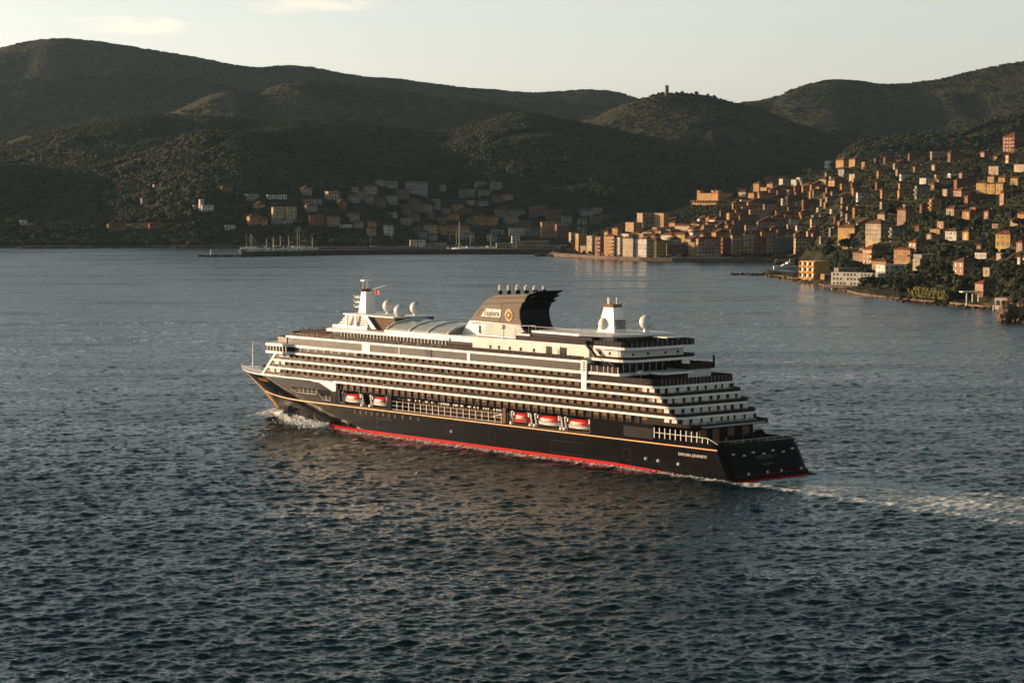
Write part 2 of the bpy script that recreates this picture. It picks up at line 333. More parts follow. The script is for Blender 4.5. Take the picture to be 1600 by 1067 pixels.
D = samp(T1, 310.0, XX, YY) * (0.15 * np.clip(1.2 - dist / 2100, 0.26, 1))[..., None] + samp(T2, 131.0, XX * 0.94 + YY * 0.34, YY * 0.94 - XX * 0.34) * (0.125 * f2)[..., None] + samp(T3, 47.0, XX * 0.8 - YY * 0.6, YY * 0.8 + XX * 0.6) * (0.050 * f3)[..., None]
D = D * (gust * calm)[..., None]
bowd = np.hypot(sx_ - 222, side - 3.5)
arm = 0
for sgn in (1, -1):
    al = 236 - sx_; lat = sgn * sy_ - (2 + al * 0.36)
    arm = arm + np.exp(-(lat / (1.6 + al * 0.045)) ** 2) * (al > -2) * np.exp(-np.clip(al, 0, 999) / 75)
hum = 1.5 * np.exp(-(bowd / 10) ** 2) + 0.7 * arm + 0.35 * np.exp(-(np.clip(side, 0, 99) / 3.0) ** 2) * ((sx_ > 0) & (sx_ < 232)) * (0.6 + fbm(XX / 6, YY / 6, 3))
ZZ = None
WX = XX - D[..., 1] * 0.75; WY = YY - D[..., 2] * 0.75
n6 = fbm(XX / 5.0, YY / 5.0, 4); n20 = fbm(XX / 26.0 + 5, YY / 26.0, 3)
foam = 1.35 * np.exp(-(np.clip(side, 0, 99) / (6.5 + 5 * n20)) ** 2) * np.exp(-((sx_ - 212) / 30) ** 2)
foam = np.maximum(foam, 0.85 * np.clip(arm, 0, 1) * np.exp(-np.clip(236 - sx_, 0, 999) / 45))
foam = np.maximum(foam, 0.60 * np.exp(-(np.clip(side, 0, 99) / (3.0 + 5 * n20)) ** 2) * ((sx_ > -8) & (sx_ < 225)))
edge = np.exp(-((np.abs(sy_) - 14 - np.clip(-sx_, 0, 999) * 0.05) / (4.0 + np.clip(-sx_, 0, 999) * 0.03)) ** 2) * (sx_ < 4) * np.exp(np.clip(sx_, -999, 0) / 330)
foam = np.maximum(foam, 0.68 * wake * (0.5 + n20)); foam = np.maximum(foam, 0.66 * edge)
foam = np.where(inside, 0, foam)
ZZ = np.where(inside, -1.2, D[..., 0] + hum + np.clip(foam - .45, 0, 1) * 1.8 * (fbm(XX / 2.2, YY / 3.0, 3) - .40))

mw = bpy.data.materials.new('sea_water'); mw.use_nodes = True; nt = mw.node_tree; b = nt.nodes['Principled BSDF']; o = nt.nodes['Material Output']
b.inputs['Base Color'].default_value = (0.002, 0.018, 0.019, 1); b.inputs['IOR'].default_value = 1.333
b.inputs['Roughness'].default_value = 0.09; b.inputs['Specular IOR Level'].default_value = 0.33; b.inputs['Specular Tint'].default_value = (0.76, 1.0, 0.93, 1)
geo = N(nt.nodes, 'ShaderNodeNewGeometry')
def nm(op, a, bb=None):
    n = N(nt.nodes, 'ShaderNodeMath', operation=op)
    for i, x in enumerate((a, bb)):
        if x is None: continue
        if isinstance(x, (int, float)): n.inputs[i].default_value = x
        else: nt.links.new(x, n.inputs[i])
    return n.outputs[0]
mp = N(nt.nodes, 'ShaderNodeMapping'); mp.inputs['Rotation'].default_value = (0, 0, R(16)); mp.inputs['Scale'].default_value = (0.55, 1.0, 1.0)
nt.links.new(geo.outputs['Position'], mp.inputs['Vector'])
h = None
for (s, d, a) in ((0.15, 3, 1.5), (0.55, 3, 0.50), (1.7, 3, 0.20)):
    no = N(nt.nodes, 'ShaderNodeTexNoise'); no.inputs['Scale'].default_value = s; no.inputs['Detail'].default_value = d; no.inputs['Roughness'].default_value = 0.55
    nt.links.new(mp.outputs[0], no.inputs['Vector']); q = nm('MULTIPLY', no.outputs['Fac'], a); h = q if h is None else nm('ADD', h, q)
bp = N(nt.nodes, 'ShaderNodeBump'); bp.inputs['Strength'].default_value = 1.0; bp.inputs['Distance'].default_value = 0.72
nt.links.new(h, bp.inputs['Height']); nt.links.new(bp.outputs[0], b.inputs['Normal'])
mp2 = N(nt.nodes, 'ShaderNodeMapping'); mp2.inputs['Rotation'].default_value = (0, 0, R(12)); mp2.inputs['Scale'].default_value = (0.006, 0.022, 1.0); nt.links.new(geo.outputs['Position'], mp2.inputs['Vector'])
n3 = N(nt.nodes, 'ShaderNodeTexNoise'); n3.inputs['Scale'].default_value = 1.0; n3.inputs['Detail'].default_value = 7; n3.inputs['Roughness'].default_value = 0.66; nt.links.new(mp2.outputs[0], n3.inputs['Vector'])
mr = N(nt.nodes, 'ShaderNodeMapRange'); mr.inputs['From Min'].default_value = 0.36; mr.inputs['From Max'].default_value = 0.64; mr.inputs['To Min'].default_value = 0.06; mr.inputs['To Max'].default_value = 0.30
nt.links.new(n3.outputs['Fac'], mr.inputs[0]); nt.links.new(mr.outputs[0], b.inputs['Roughness'])     # cat's paws: patches the breeze roughens
at = N(nt.nodes, 'ShaderNodeAttribute', attribute_name='foam')
fn = N(nt.nodes, 'ShaderNodeTexNoise'); fn.inputs['Scale'].default_value = 0.42; fn.inputs['Detail'].default_value = 9; fn.inputs['Roughness'].default_value = 0.68; fn.inputs['Distortion'].default_value = 0.8
nt.links.new(geo.outputs['Position'], fn.inputs['Vector'])
ff = nm('MULTIPLY', nm('SUBTRACT', nm('ADD', fn.outputs['Fac'], nm('MULTIPLY', at.outputs['Fac'], 0.74)), 0.80), 5.0)
cf = N(nt.nodes, 'ShaderNodeClamp'); nt.links.new(ff, cf.inputs[0]); cf.inputs['Max'].default_value = 0.95
fb = N(nt.nodes, 'ShaderNodeBsdfDiffuse'); fb.inputs['Color'].default_value = (0.85, 0.86, 0.84, 1)
mx = N(nt.nodes, 'ShaderNodeMixShader'); nt.links.new(cf.outputs[0], mx.inputs[0]); nt.links.new(b.outputs[0], mx.inputs[1]); nt.links.new(fb.outputs[0], mx.inputs[2]); nt.links.new(mx.outputs[0], o.inputs[0])
sea = grid_mesh('sea', WX, WY, ZZ, mw)
a_ = sea.attributes.new('foam', 'FLOAT', 'POINT'); a_.data.foreach_set('value', foam.reshape(-1).astype(np.float32))
tag(link('sea_water', sea), kind='structure')
del T1, T2, T3, D, XX, YY, WX, WY, ZZ
# ------------------------------------------------------------------ cruise ship (local x forward from the stern waterline, y to port, z up)
SHIP_RZ = math.atan2(fw[1], fw[0])
ship = thing('cruise_ship', 'black-hulled cruise ship with white deck bands and a bronze funnel crossing the bay', 'cruise ship', (SX, SY, 0), SHIP_RZ)
def loft(name, z0, z1, x_aft, m, nz=6, nx=60, x_min=None, smooth=True):
    mb = MB(); zs = np.linspace(z0, z1, nz); rows = []
    for z in zs:
        xe = float(np.interp(z, [-3, 0.6, 3.7, 8, 11.8, 15.5], [231, 233, 236.8, 243.5, 250.5, 257.5]))
        xa = float(x_aft(z)); t = np.linspace(0, 1, nx) ** 0.8; xs_ = xa + (xe - xa) * t
        port = []
        if x_min is None:                                        # rounded transom corners
            for a in (0, 15, 35, 60, 90): port.append((xa + 3.2 * (1 - math.sin(R(a))), 12.8 + 3.2 * math.cos(R(90 - a)) * 1.0 if False else 12.8 + 3.2 * math.sin(R(90 - a)) if False else 12.8 + 3.2 * (1 - math.cos(R(a))) ))
            port = [(xa, 0.01)] + [(xa + 3.2 * (1 - math.cos(R(a))), 12.8 + 3.2 * math.sin(R(a))) for a in (0, 22, 45, 68, 90)]
            xs_ = xs_[xs_ > xa + 4]
        else: port = [(xa, 0.01)]
        port += [(x, float(hb(x, z))) for x in xs_]
        if len(rows) and len(port) != len(rows[0]) // 2: port = port[:len(rows[0]) // 2] + port[-1:] * (len(rows[0]) // 2 - len(port))
        full = port + [(p[0], -p[1]) for p in port[::-1]]
        rows.append(full)
    n = len(rows[0]); vs = [(p[0], p[1], z) for z, r in zip(zs, rows) for p in r]; fs = []
    for j in range(nz - 1):
        for i in range(n): fs.append((j*n + i, j*n + (i+1) % n, (j+1)*n + (i+1) % n, (j+1)*n + i))
    fs.append(tuple(range((nz - 1) * n, nz * n))); mb.add(vs, fs)
    return mb.build(name, m, ship, smooth=False)
ta = lambda z: np.interp(z, [-3, 0, 9.6], [0.4, 0.0, 5.2])
loft('hull', 1.32, 8.62, ta, M['hull'], 9)
loft('boot_stripe', -3, 1.32, ta, M['red'], 5)
loft('bow_plating', 8.62, 15.3, lambda z: 178.5, M['hull'], 8, 60, 1)
loft('bow_rail_band', 15.3, 15.75, lambda z: 180, M['white'], 2, 60, 1)
# shelter deck aft and its bulwark round the stern
mb = MB()
corner = lambda xa, r, y: [(xa + r * (1 - math.cos(R(a))), y - r + r * math.sin(R(a))) for a in (0, 22, 45, 68, 90)]
def plan(xa, xf, y, r=3.0): p = corner(xa, r, y); return [(xf, -y)] + [(q[0], -q[1]) for q in p[::-1]] + p + [(xf, y)]
def around(xa, xf, y, r=3.0): return [(xf, y)] + corner(xa, r, y)[::-1] + [(q[0], -q[1]) for q in corner(xa, r, y)] + [(xf, -y)]
MB().wall(around(-.06, 12, 16.06, 3.2), 0.15, 1.36, .04).build('stern_dark_strip', M['hull'], ship)  # black over the red: stripe ends at quarter, transom's shade and dirt in colour
for sg in (1, -1): MB().add([(12, sg*16.07, .15), (46, sg*16.07, 1.30), (46, sg*16.07, 1.36), (12, sg*16.07, 1.36), (12, sg*15.9, .15), (46, sg*15.9, 1.30), (46, sg*15.9, 1.36), (12, sg*15.9, 1.36)], [(0,1,2,3),(7,6,5,4),(0,4,5,1),(1,5,6,2),(2,6,7,3),(3,7,4,0)]).build('stern_dark_strip', M['hull'], ship)
mb.wall(around(5.0, 31, 15.9, 3.2), 8.6, 9.7, 0.25); mb.build('bulwark', M['hull'], ship)
mb = MB(); mb.prism(plan(5.6, 180, 15.5, 3.0), 8.6, 8.68); mb.build('promenade_deck', M['darkdeck'], ship)
# gold line, outlined openings and draught marks
mb = MB()
pts = [(x, float(hb(x, 8.2)) + 0.06) for x in np.linspace(5.8, 238, 70)]
mb.wall(pts, 8.02, 8.36, 0.08); mb.build('gold_line', M['gold'], ship)
mb = MB(); pts = [(p[0], -p[1]) for p in pts]; mb.wall(pts, 8.02, 8.36, 0.08); mb.build('gold_line', M['gold'], ship)
mb = MB()
for z0, z1 in ((1.5, 4.2), (4.2, 8), (8, 11.5), (11.5, 15.4)):
    x0 = float(np.interp(z0, [-3, 0.6, 3.7, 8, 11.8, 15.5], [231, 233, 236.8, 243.5, 250.5, 257.5])); x1 = float(np.interp(z1, [-3, 0.6, 3.7, 8, 11.8, 15.5], [231, 233, 236.8, 243.5, 250.5, 257.5]))
    mb.tube((x0 - .1, 0, z0), (x1 - .1, 0, z1), 0.5, n=6)
mb.build('sunlit_stem_bar', M['gold'], ship)  # gold here is low sunlight on the stem, put into the colour
# shell side above the promenade, closed stretches
def side_panel(x0, x1, z0, z1, m, name='side_plating'):
    for s in (1, -1): MB().box(x0, x1, min(s*15.3, s*16.0), max(s*15.3, s*16.0), z0, z1).build(name, m, ship)
side_panel(30.5, 57, 8.68, 13.3, M['hull']); side_panel(150.2, 152.6, 8.68, 13.3, M['hull']); side_panel(177.5, 180.2, 8.68, 13.3, M['hull']); side_panel(94.4, 95.8, 8.68, 13.3, M['panel2'])
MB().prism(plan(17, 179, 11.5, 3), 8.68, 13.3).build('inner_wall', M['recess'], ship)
for s in (1, -1): MB().box(31, 42.8, *sorted((s*16.02, s*16.1)), 9.2, 12.2).build('shell_door', M['cabin_dark'], ship)
# portholes, doors and fenders on the black side
mb = MB()
for x in [169, 166, 163, 160, 157, 154, 151, 148, 144, 140, 136]: mb.box(x, x + .7, 15.99, 16.06, 6.3, 7.3)
tag(mb.build('porthole', M['panel2'], ship), kind='stuff')
for (x0, x1, z0, z1) in ((118.5, 121.8, 3.0, 6.4), (186, 193, 2.4, 5.4), (60, 74, 2.0, 5.6), (99, 102, 2.6, 5.8), (40, 43, 2.4, 5.6), (150, 158, 2.6, 5.6)):
    y = float(hb((x0 + x1) / 2, 4)); mb = MB(); t = 0.12
    for a in ((x0, x1, z0, z0 + t), (x0, x1, z1 - t, z1), (x0, x0 + t, z0, z1), (x1 - t, x1, z0, z1)): mb.box(a[0], a[1], y - .02, y + .05, a[2], a[3])
    mb.build('hull_door', M['cabin_dark'], ship)
for x, z in ((119.8, 4.3), (28.5, 3.4), (20.5, 3.2), (33.5, 3.6)): MB().lathe([(.1, -.5), (.55, -.3), (.55, .3), (.1, .5)], 8, (x, 16.1, z)).build('fender', M['white2'], ship)
# mooring opening forward and the white wedge below the deck line
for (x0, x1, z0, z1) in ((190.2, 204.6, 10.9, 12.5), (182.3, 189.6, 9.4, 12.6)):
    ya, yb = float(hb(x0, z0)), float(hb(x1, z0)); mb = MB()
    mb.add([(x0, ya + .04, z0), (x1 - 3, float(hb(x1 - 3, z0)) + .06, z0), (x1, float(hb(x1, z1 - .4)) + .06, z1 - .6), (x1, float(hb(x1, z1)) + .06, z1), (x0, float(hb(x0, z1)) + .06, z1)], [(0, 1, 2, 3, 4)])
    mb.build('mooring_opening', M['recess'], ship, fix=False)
    mb = MB(); mb.tube((x0, ya + .25, z0 + .05), (x1 - 3, ya + .25, z0 + .05), .12); mb.tube((x1 - 3, ya + .25, z0 + .05), (x1, ya + .25, z1 - .6), .12); mb.tube((x0, ya + .25, z0 + .85), (x1 - 1.8, ya + .25, z0 + .85), .06)
    for x in np.arange(x0, x1 - 3, 2.4): mb.tube((x, ya + .25, z0), (x, ya + .25, z0 + 1.6), .09)
    mb.build('opening_rail', M['steel'], ship)
for s in (1, -1):
    MB().add([(193, s*16.1, 15.7), (179.7, s*16.1, 15.7), (179.7, s*16.1, 12.6), (181.5, s*16.1, 12.6), (189, s*16.1, 15.0), (193, s*16.1, 15.1)] + [(193, s*15.9, 15.7), (179.7, s*15.9, 15.7), (179.7, s*15.9, 12.6), (181.5, s*15.9, 12.6), (189, s*15.9, 15.0), (193, s*15.9, 15.1)],
             [tuple(range(6)), tuple(range(11, 5, -1))] + [(i, 6 + i, 6 + (i + 1) % 6, (i + 1) % 6) for i in range(6)]).build('white_wedge', M['white'], ship)
# lettering
def text(body, size, loc, xa, ya, za, m, name='lettering', sx=1.0, font_ext=0.04):
    cu = bpy.data.curves.new(name, 'FONT'); cu.body = body; cu.size = size; cu.extrude = font_ext; cu.align_x = 'LEFT'; cu.space_character = 1.15; cu.offset = 0.012 * size
    tmp = bpy.data.objects.new(name, cu); col.objects.link(tmp); dg = bpy.context.evaluated_depsgraph_get(); me = bpy.data.meshes.new_from_object(tmp.evaluated_get(dg)); bpy.data.objects.remove(tmp)
    me.materials.clear(); me.materials.append(m); mt = Matrix((xa, ya, za)).transposed().to_4x4(); mt.translation = Vector(loc)
    me.transform(mt @ Matrix.Diagonal((sx, 1, 1, 1))); return tag(link(name, me, ship), kind='stuff')
PX_, UZ = (-1, 0, 0), (0, 0, 1)
def along_hull(x, z):                                             # text frame lying on the flared bow side
    d = Vector((-1, -(float(hb(x + .5, z)) - float(hb(x - .5, z))), 0)).normalized(); n = Vector((-d.y, d.x, 0)) * -1; n = Vector((0, 0, 1)).cross(d) * -1
    return d, Vector((0, 0, 1)), d.cross(Vector((0, 0, 1)))
bt = text('EXPLORA I', 1.5, (0, 0, 0), (1, 0, 0), (0, 1, 0), (0, 0, 1), M['gold'])
for v_ in bt.data.vertices: X_, Z_ = 226.6 - v_.co.x, 13.1 + v_.co.y; v_.co = (X_, float(hb(X_, Z_)) + .1 + v_.co.z, Z_)
text('EXPLORA JOURNEYS', 1.05, (20.8, 16.05, 5.7), PX_, UZ, (0, 1, 0), M['panel_w'])
tz = Vector((0.476, 0, 1)).normalized()
text('EXPLORA I', 1.5, (2.35, 4.2, 5.2), (0, -1, 0), tz, Vector((0, -1, 0)).cross(tz), M['fungrey']); text('VALLETTA', 0.9, (1.55, 2.8, 3.6), (0, -1, 0), tz, Vector((0, -1, 0)).cross(tz), M['fungrey'])
mb = MB()
for i, y in enumerate(np.linspace(11.5, -12, 7)): mb.box(ta(7.0 - (i % 2) * .5) - .25, ta(7) + .2, y, y + 1.0, 6.8 - (i % 2) * .6, 7.25 - (i % 2) * .6)
tag(mb.build('mooring_fairlead', M['steel'], ship), kind='stuff')
mb = MB()
for y in (9, 1.5, -4, -12): mb.tube((ta(1.6) - .2, y, 1.7), (ta(1.6) + .1, y, 1.7), .4, n=8)
tag(mb.build('stern_light', M['steel'], ship), kind='stuff')

# cabin decks -------------------------------------------------------
x0 = lambda z: 221.6 - (z - 16) * 1.06
TOPS = [16.0, 18.7, 21.35, 24.0, 26.55]; AFT = {16.0: 20.3, 18.7: 23.2, 21.35: 26.2, 24.0: 29.4, 26.55: 57.8}
BOT = {16.0: 13.3, 18.7: 16.0, 21.35: 18.7, 24.0: 21.35, 26.55: 24.0}
for T in TOPS:
    fx_ = x0(T) - 0.3 if T > 16.1 else 181
    if T > 26: fx_ = 206
    MB().prism(plan(AFT[T], fx_, 16.12), T - 0.62 if T < 26 else T - 0.75, T).build('deck_band', M['white'], ship)
MB().prism(plan(14.6, 179, 15.6), 13.1, 13.34).build('deck_band', M['hull'], ship)
MB().prism(plan(14.2, 17.5, 13.4, 2.5), 13.34, 13.75).build('stern_canopy', M['awn'], ship)
for T in TOPS:
    B = BOT[T]; xa = (AFT.get(B, 17.2) if B != 13.3 else 17.2) + 3.4
    if T > 26: xa = 58.4
    xf = (x0(B) - 1.5) if B > 15.9 else 178.0
    if T > 26: xf = 204
    MB().prism(plan(xa, xf, 15.4, 1.0), B + .003, T - (.62 if T < 26 else .75)).build('cabin_wall', M['cabin_dark'], ship)
# balustrades
for B, fx_ in ((13.34, 178.5), (16.0, 220), (18.7, 217), (21.35, 214.3), (24.0, 203)):
    xa = {13.34: 14.9, 16.0: 20.3, 18.7: 23.2, 21.35: 26.2, 24.0: 29.4}[B]
    MB().wall(around(xa + .12, fx_, 16.02 if B > 14 else 15.55), B + .002, B + (0.92 if B < 23 else 0.78), 0.06).build('balustrade', M['bal'], ship)
    if B > 23: MB().wall(around(xa + .14, 57, 15.95), B + .78, B + 1.9, 0.05).build('wind_screen', M['bal'], ship)
# bays: one bronze panel and one divider each, shared meshes
bay = 3.34
variants = [MB().box(-2.9, 0, 15.4, 15.5, 0.0, 2.03).mesh('cabin_panel', M['panel']), MB().box(-2.7, 0, 15.4, 15.5, 0.0, 2.03).mesh('cabin_panel', M['panel2']),
            MB().box(-1.0, 0, 15.4, 15.5, 0.0, 2.03).box(-2.5, -1.5, 15.4, 15.5, 0, 2.03).mesh('cabin_panel', M['panel'])]
div = MB().box(-.09, .09, 15.1, 15.94, 0.0, 2.03).mesh('balcony_divider', M['panel2'])
divs = MB().box(-.09, .09, -15.94, -15.1, 0.0, 2.03).mesh('balcony_divider', M['panel2'])
cnt = 0
for T in TOPS:
    B = BOT[T]; a = {13.3: 31.5, 16.0: 26.5, 18.7: 29.4, 21.35: 32.0, 24.0: 62}[B]; f = (x0(T) - 1.0) if B > 15.9 else 177.0
    if T > 26: f = 168
    n = int((f - a) / bay); rr = random.Random(int(T * 10))
    for k in range(n):
        x = f - k * bay; dark = (abs(x - 167) < 2.5 or abs(x - 157) < 1.8 or abs(x - 111) < 1.8)
        v = variants[0]
        if dark: v = variants[2]
        elif rr.random() < 0.16: v = variants[1]
        elif rr.random() < 0.06: continue
        if cnt < 298: o_ = link('cabin_panel', v, ship, (x, 0, B + .01)); cnt += 1
    mb = MB()
    for k in range(n):
        x = f - k * bay
        for s in (1, -1): mb.box(x - .09, x + .09, *sorted((s * 15.5, s * 15.95)), B + .004, T - .63 if T < 26 else T - .76)
    tag(mb.build('balcony_divider', M['panel2'], ship), kind='stuff')
# stern-facing cabins
for B in (13.34, 16.0, 18.7, 21.35):
    xa = {13.34: 17.2, 16.0: 20.3, 18.7: 23.2, 21.35: 26.2}[B] + 3.4; rr = random.Random(int(B)); h_ = 2.02 if B > 14 else 2.0
    y = 14.6
    while y > -14:
        w_ = rr.choice((1.7, 2.4, 3.1)); MB().box(xa - .08, xa + .05, max(y - w_, -14.6), y, B + .02, B + h_).build('stern_cabin_panel', M['panel_w'], ship); y -= w_ + rr.choice((0.9, 1.3))
    x = xa + 1.2
    for k in range(2): MB().box(x + 0.2, x + 2.2, 15.4, 15.5, B + .02, B + h_).build('stern_cabin_panel', M['panel_w'], ship); x += 3.0
    mb = MB()
    for y in np.arange(-12, 13, 3.4): mb.box(xa - 2.6, xa - .1, y - .05, y + .05, B + .01, B + 1.0)
    tag(mb.build('terrace_screen', M['steel'], ship), kind='stuff')
# front bulkhead, white edge bars
fr = lambda b, y: [(b, -y), (b + 3.5, -y + 3), (b + 6, -8), (b + 7, 0), (b + 6, 8), (b + 3.5, y - 3), (b, y)]
b0, b1 = 221.4, 213.0
MB().prism([(212, -15.6)] + fr(b0, 15.9)[0:] + [(212, 15.6)], 15.75, 24.0, [(205, -15.6)] + fr(b1, 15.9) + [(205, 15.6)]).build('front_bulkhead', M['white2'], ship)
for s in (1, -1): MB().xprism([(221.9, 15.8), (220.6, 15.8), (212.0, 24.0), (213.3, 24.0)], *sorted((s*15.9, s*16.2))).build('edge_bar', M['white'], ship)
# bow deck fittings
MB().prism([(b0 + 1, -13), (252, -3), (252, 3), (b0 + 1, 13)], 14.5, 15.2).build('bow_deck', M['darkdeck'], ship)
mb = MB(); mb.tube((250.5, 0, 15), (250.5, 0, 24.5), .22, .1); mb.tube((250.5, -1, 21), (250.5, 1, 21), .08); mb.build('bow_mast', M['white'], ship)
mb = MB()
for x, y in ((236, 4), (236, -4), (243, 0)): mb.box(x - 1.2, x + 1.2, y - 1, y + 1, 15.2, 16.3); mb.tube((x, y - 1.3, 16), (x, y + 1.3, 16), .7, n=8)
mb.build('mooring_winch', M['raildark'], ship)
mb = MB(); pts = [(x, float(hb(x, 15.5)) - .2) for x in np.linspace(223, 254, 10)]
for s in (1, -1):
    for a, b_ in zip(pts[:-1], pts[1:]): mb.tube((a[0], s*a[1], 16.7), (b_[0], s*b_[1], 16.7), .06, n=4)
    for a in pts: mb.tube((a[0], s*a[1], 15.7), (a[0], s*a[1], 16.7), .05, n=4)
mb.build('bow_rail', M['white'], ship)
# bridge with its wings
bp_ = [(203.5, -16), (206, -18.6), (215.5, -18.8), (219.5, -10), (220.5, 0), (219.5, 10), (215.5, 18.8), (206, 18.6), (203.5, 16)]
sc_ = lambda p, k: [((q[0] - 210) * k + 210, q[1] * k) for q in p]
MB().prism(bp_, 23.45, 24.25).build('bridge_sill', M['white'], ship)
MB().prism(sc_(bp_, .965), 24.25, 25.95).build('bridge_glazing', M['cabin_dark'], ship)
MB().prism(bp_, 25.95, 26.85).build('bridge_roof', M['white'], ship)
mb = MB()
for q in np.linspace(204.5, 215, 7):
    for s in (1, -1): mb.box(q - .08, q + .08, *sorted((s*17.9, s*18.35)), 24.25, 25.95)
tag(mb.build('bridge_mullion', M['steel'], ship), kind='stuff')
# arched cabins behind the bridge wing
for k in range(8):
    x = 201.5 - k * 4.3
    MB().xprism([(x - 1.7, 24.8), (x + 1.7, 24.8), (x + 1.7, 25.3), (x + 1.0, 25.78), (x - 1.0, 25.78), (x - 1.7, 25.3)], 15.0, 15.25).build('bay_window', M['panel2'], ship)
    MB().box(x - 2.25, x - 2.05, 15.9, 16.0, 24.8, 25.8).build('post', M['white'], ship)
# screen above the bridge
MB().wall([(207.2, 15.9), (213, 15.5), (217, 9), (218, 0), (217, -9), (213, -15.5), (207.2, -15.9)], 26.86, 28.9, .08).build('upper_wind_screen', M['bal'], ship)
MB().box(207, 208.2, -15.9, 15.9, 26.86, 29.0).build('upper_front_wall', M['cabin_dark'], ship)
# panoramic window band
MB().prism([(61.5, -15.7), (206.8, -15.7), (206.8, 15.7), (61.5, 15.7)], 26.56, 28.9).build('window_band_wall', M['white'], ship)
MB().prism([(58.2, -16.12), (207.6, -16.12), (207.6, 16.12), (58.2, 16.12)], 28.9, 29.55).build('deck_band', M['white'], ship)
for (a, b_) in ((165.4, 206.4), (146.2, 161.2), (133.2, 145.9), (112.4, 129.8), (62.0, 111.0)):
    for s in (1, -1):
        MB().box(a, b_, *sorted((s*15.7, s*15.92)), 26.62, 28.86).build('panorama_window', M['glassband'], ship)
for (a, b_, m_) in ((161.2, 165.4, 'white'), (145.9, 146.2, 'white'), (111.0, 112.4, 'white'), (129.8, 133.2, 'cabin_dark')):
    MB().box(a, b_, 15.7, 16.06, 26.56, 28.9).build('window_divider', M[m_], ship)  # dark box fills what is an open gap, its darkness put into colour
MB().box(58.4, 60.6, 15.6, 16.16, 21.35, 29.7).build('window_divider', M['white'], ship)
mb = MB()
for z in np.arange(26.7, 28.8, .7): mb.box(58.9, 59.9, 16.16, 16.2, z, z + .42)
mb.build('louvre', M['cabin_dark'], ship)
# open deck above the band: rail, windbreak, deckhouse
for s in (1, -1): MB().wall([(206, s*15.8), (160, s*15.8), (60, s*15.8)], 29.56, 30.75, .07).build('promenade_rail', M['bal'], ship)
MB().wall([(206, 15.8), (208.5, 12), (210, 0), (208.5, -12), (206, -15.8)], 29.56, 30.75, .07).build('promenade_rail', M['bal'], ship)
mb = MB()
for x in np.arange(62, 206, 1.9):
    for s in (1, -1): mb.tube((x, s*15.85, 29.56), (x, s*15.85, 30.8), .06, n=4)
tag(mb.build('rail_post', M['raildark'], ship), kind='stuff')
mb = MB()                                                          # leaning louvre posts in front of the mast house
for x in np.linspace(205, 190, 15):
    for s in (1, -1): mb.tube((x, s*12.5, 29.6), (x - 1.0, s*11.6, 32.0), .13, n=4)
for y in np.linspace(-11.5, 11.5, 20): mb.tube((206.5, y, 29.6), (205.3, y, 32.0), .13, n=4)
tag(mb.build('leaning_post', M['panel'], ship), kind='stuff')
MB().prism([(186, -12), (205, -11.6), (206, 0), (205, 11.6), (186, 12)], 29.56, 30.8).build('forward_deckhouse', M['panel'], ship)
mb = MB()
rr = random.Random(5)
for x in np.arange(63, 186, 3.3): mb.box(x, x + 2.0, 13.2, 14.6, 29.56, 30.0 + .25 * rr.random())
tag(mb.build('sun_lounger', M['panel2'], ship), kind='stuff')
# deckhouse under the glass roof with a white arcade
MB().prism([(60, -12.6), (186, -12.6), (186, 12.6), (60, 12.6)], 29.56, 31.9).build('upper_deckhouse', M['cabin_dark'], ship)
mb = MB()
for x in np.arange(126.5, 181, 1.75): mb.box(x, x + .28, 12.6, 12.85, 29.56, 31.9)
tag(mb.build('arcade_post', M['white2'], ship), kind='stuff')
MB().prism([(124, -13.6), (188, -13.6), (192, -9), (192, 9), (188, 13.6), (124, 13.6)], 31.9, 32.8).build('arcade_roof', M['white'], ship)
# mast house
MB().prism([(171.5, -9.5), (191.5, -8.5), (193, 0), (191.5, 8.5), (171.5, 9.5)], 32.8, 33.7).build('mast_house_base', M['white'], ship)
mb = MB()
for z in np.arange(33.7, 37.2, .7):
    k = (z - 33.7) * .9
    mb.prism([(172, -8.8), (189 - k, -7.8 + k * .3), (190 - k, 0), (189 - k, 7.8 - k * .3), (172, 8.8)], z, z + .38)
tag(mb.build('mast_house_louvre', M['white'], ship), kind='stuff')
MB().prism([(172.4, -8.2), (188, -7), (188, 7), (172.4, 8.2)], 33.7, 37.1, [(172.4, -8.2), (185, -7), (185, 7), (172.4, 8.2)]).build('mast_house', M['panel'], ship)
MB().prism([(158, -9), (187, -7.5), (188, 0), (187, 7.5), (158, 9)], 37.15, 37.5).build('mast_house_roof', M['white'], ship)
for x, w_ in ((171.8, 1.5), (182.5, .8), (177.5, 1.1)): MB().xprism([(x - 4.8, 33.2), (x - 4.8 + w_ * 1.6, 33.2), (x + w_, 37.3), (x, 37.3)] if w_ > 1.4 else [(x, 33.6), (x + w_, 33.6), (x + w_, 37.2), (x, 37.2)], 8.7, 9.2).build('side_fin', M['white'], ship)
MB().box(158.5, 170, -8, 8, 32.8, 37.15).build('mast_house_rear', M['panel2'], ship)
# radar mast
mast = MB().add([], [])
mb = MB(); mb.prism([(182, -2), (186.6, -1.4), (186.6, 1.4), (182, 2)], 37.4, 44.6, [(182.4, -1.5), (185.4, -1.1), (185.4, 1.1), (182.4, 1.5)])
rm = mb.build('radar_mast', M['white'], ship)
mb = MB()
for z in (39.2, 40.8, 42.4): mb.box(185.3, 188.8, -1.4, 1.4, z, z + .22); mb.tube((188.4, -2.0, z + .7), (188.4, 2.0, z + .7), .16, n=5); mb.box(188.2, 188.6, -.3, .3, z + .2, z + .7)
mb.build('radar_platform', M['white'], rm)
mb = MB(); mb.lathe([(1.2, 0), (2.3, .5), (2.3, .9), (1.4, 1.1)], 10, (184.4, 0, 44.4)); mb.build('mast_gallery', M['panel'], rm)
mb = MB()
for s in (1, -1): mb.tube((184.6, s*.9, 45.4), (184.4, s*.9, 48.4), .35, .28, 6)
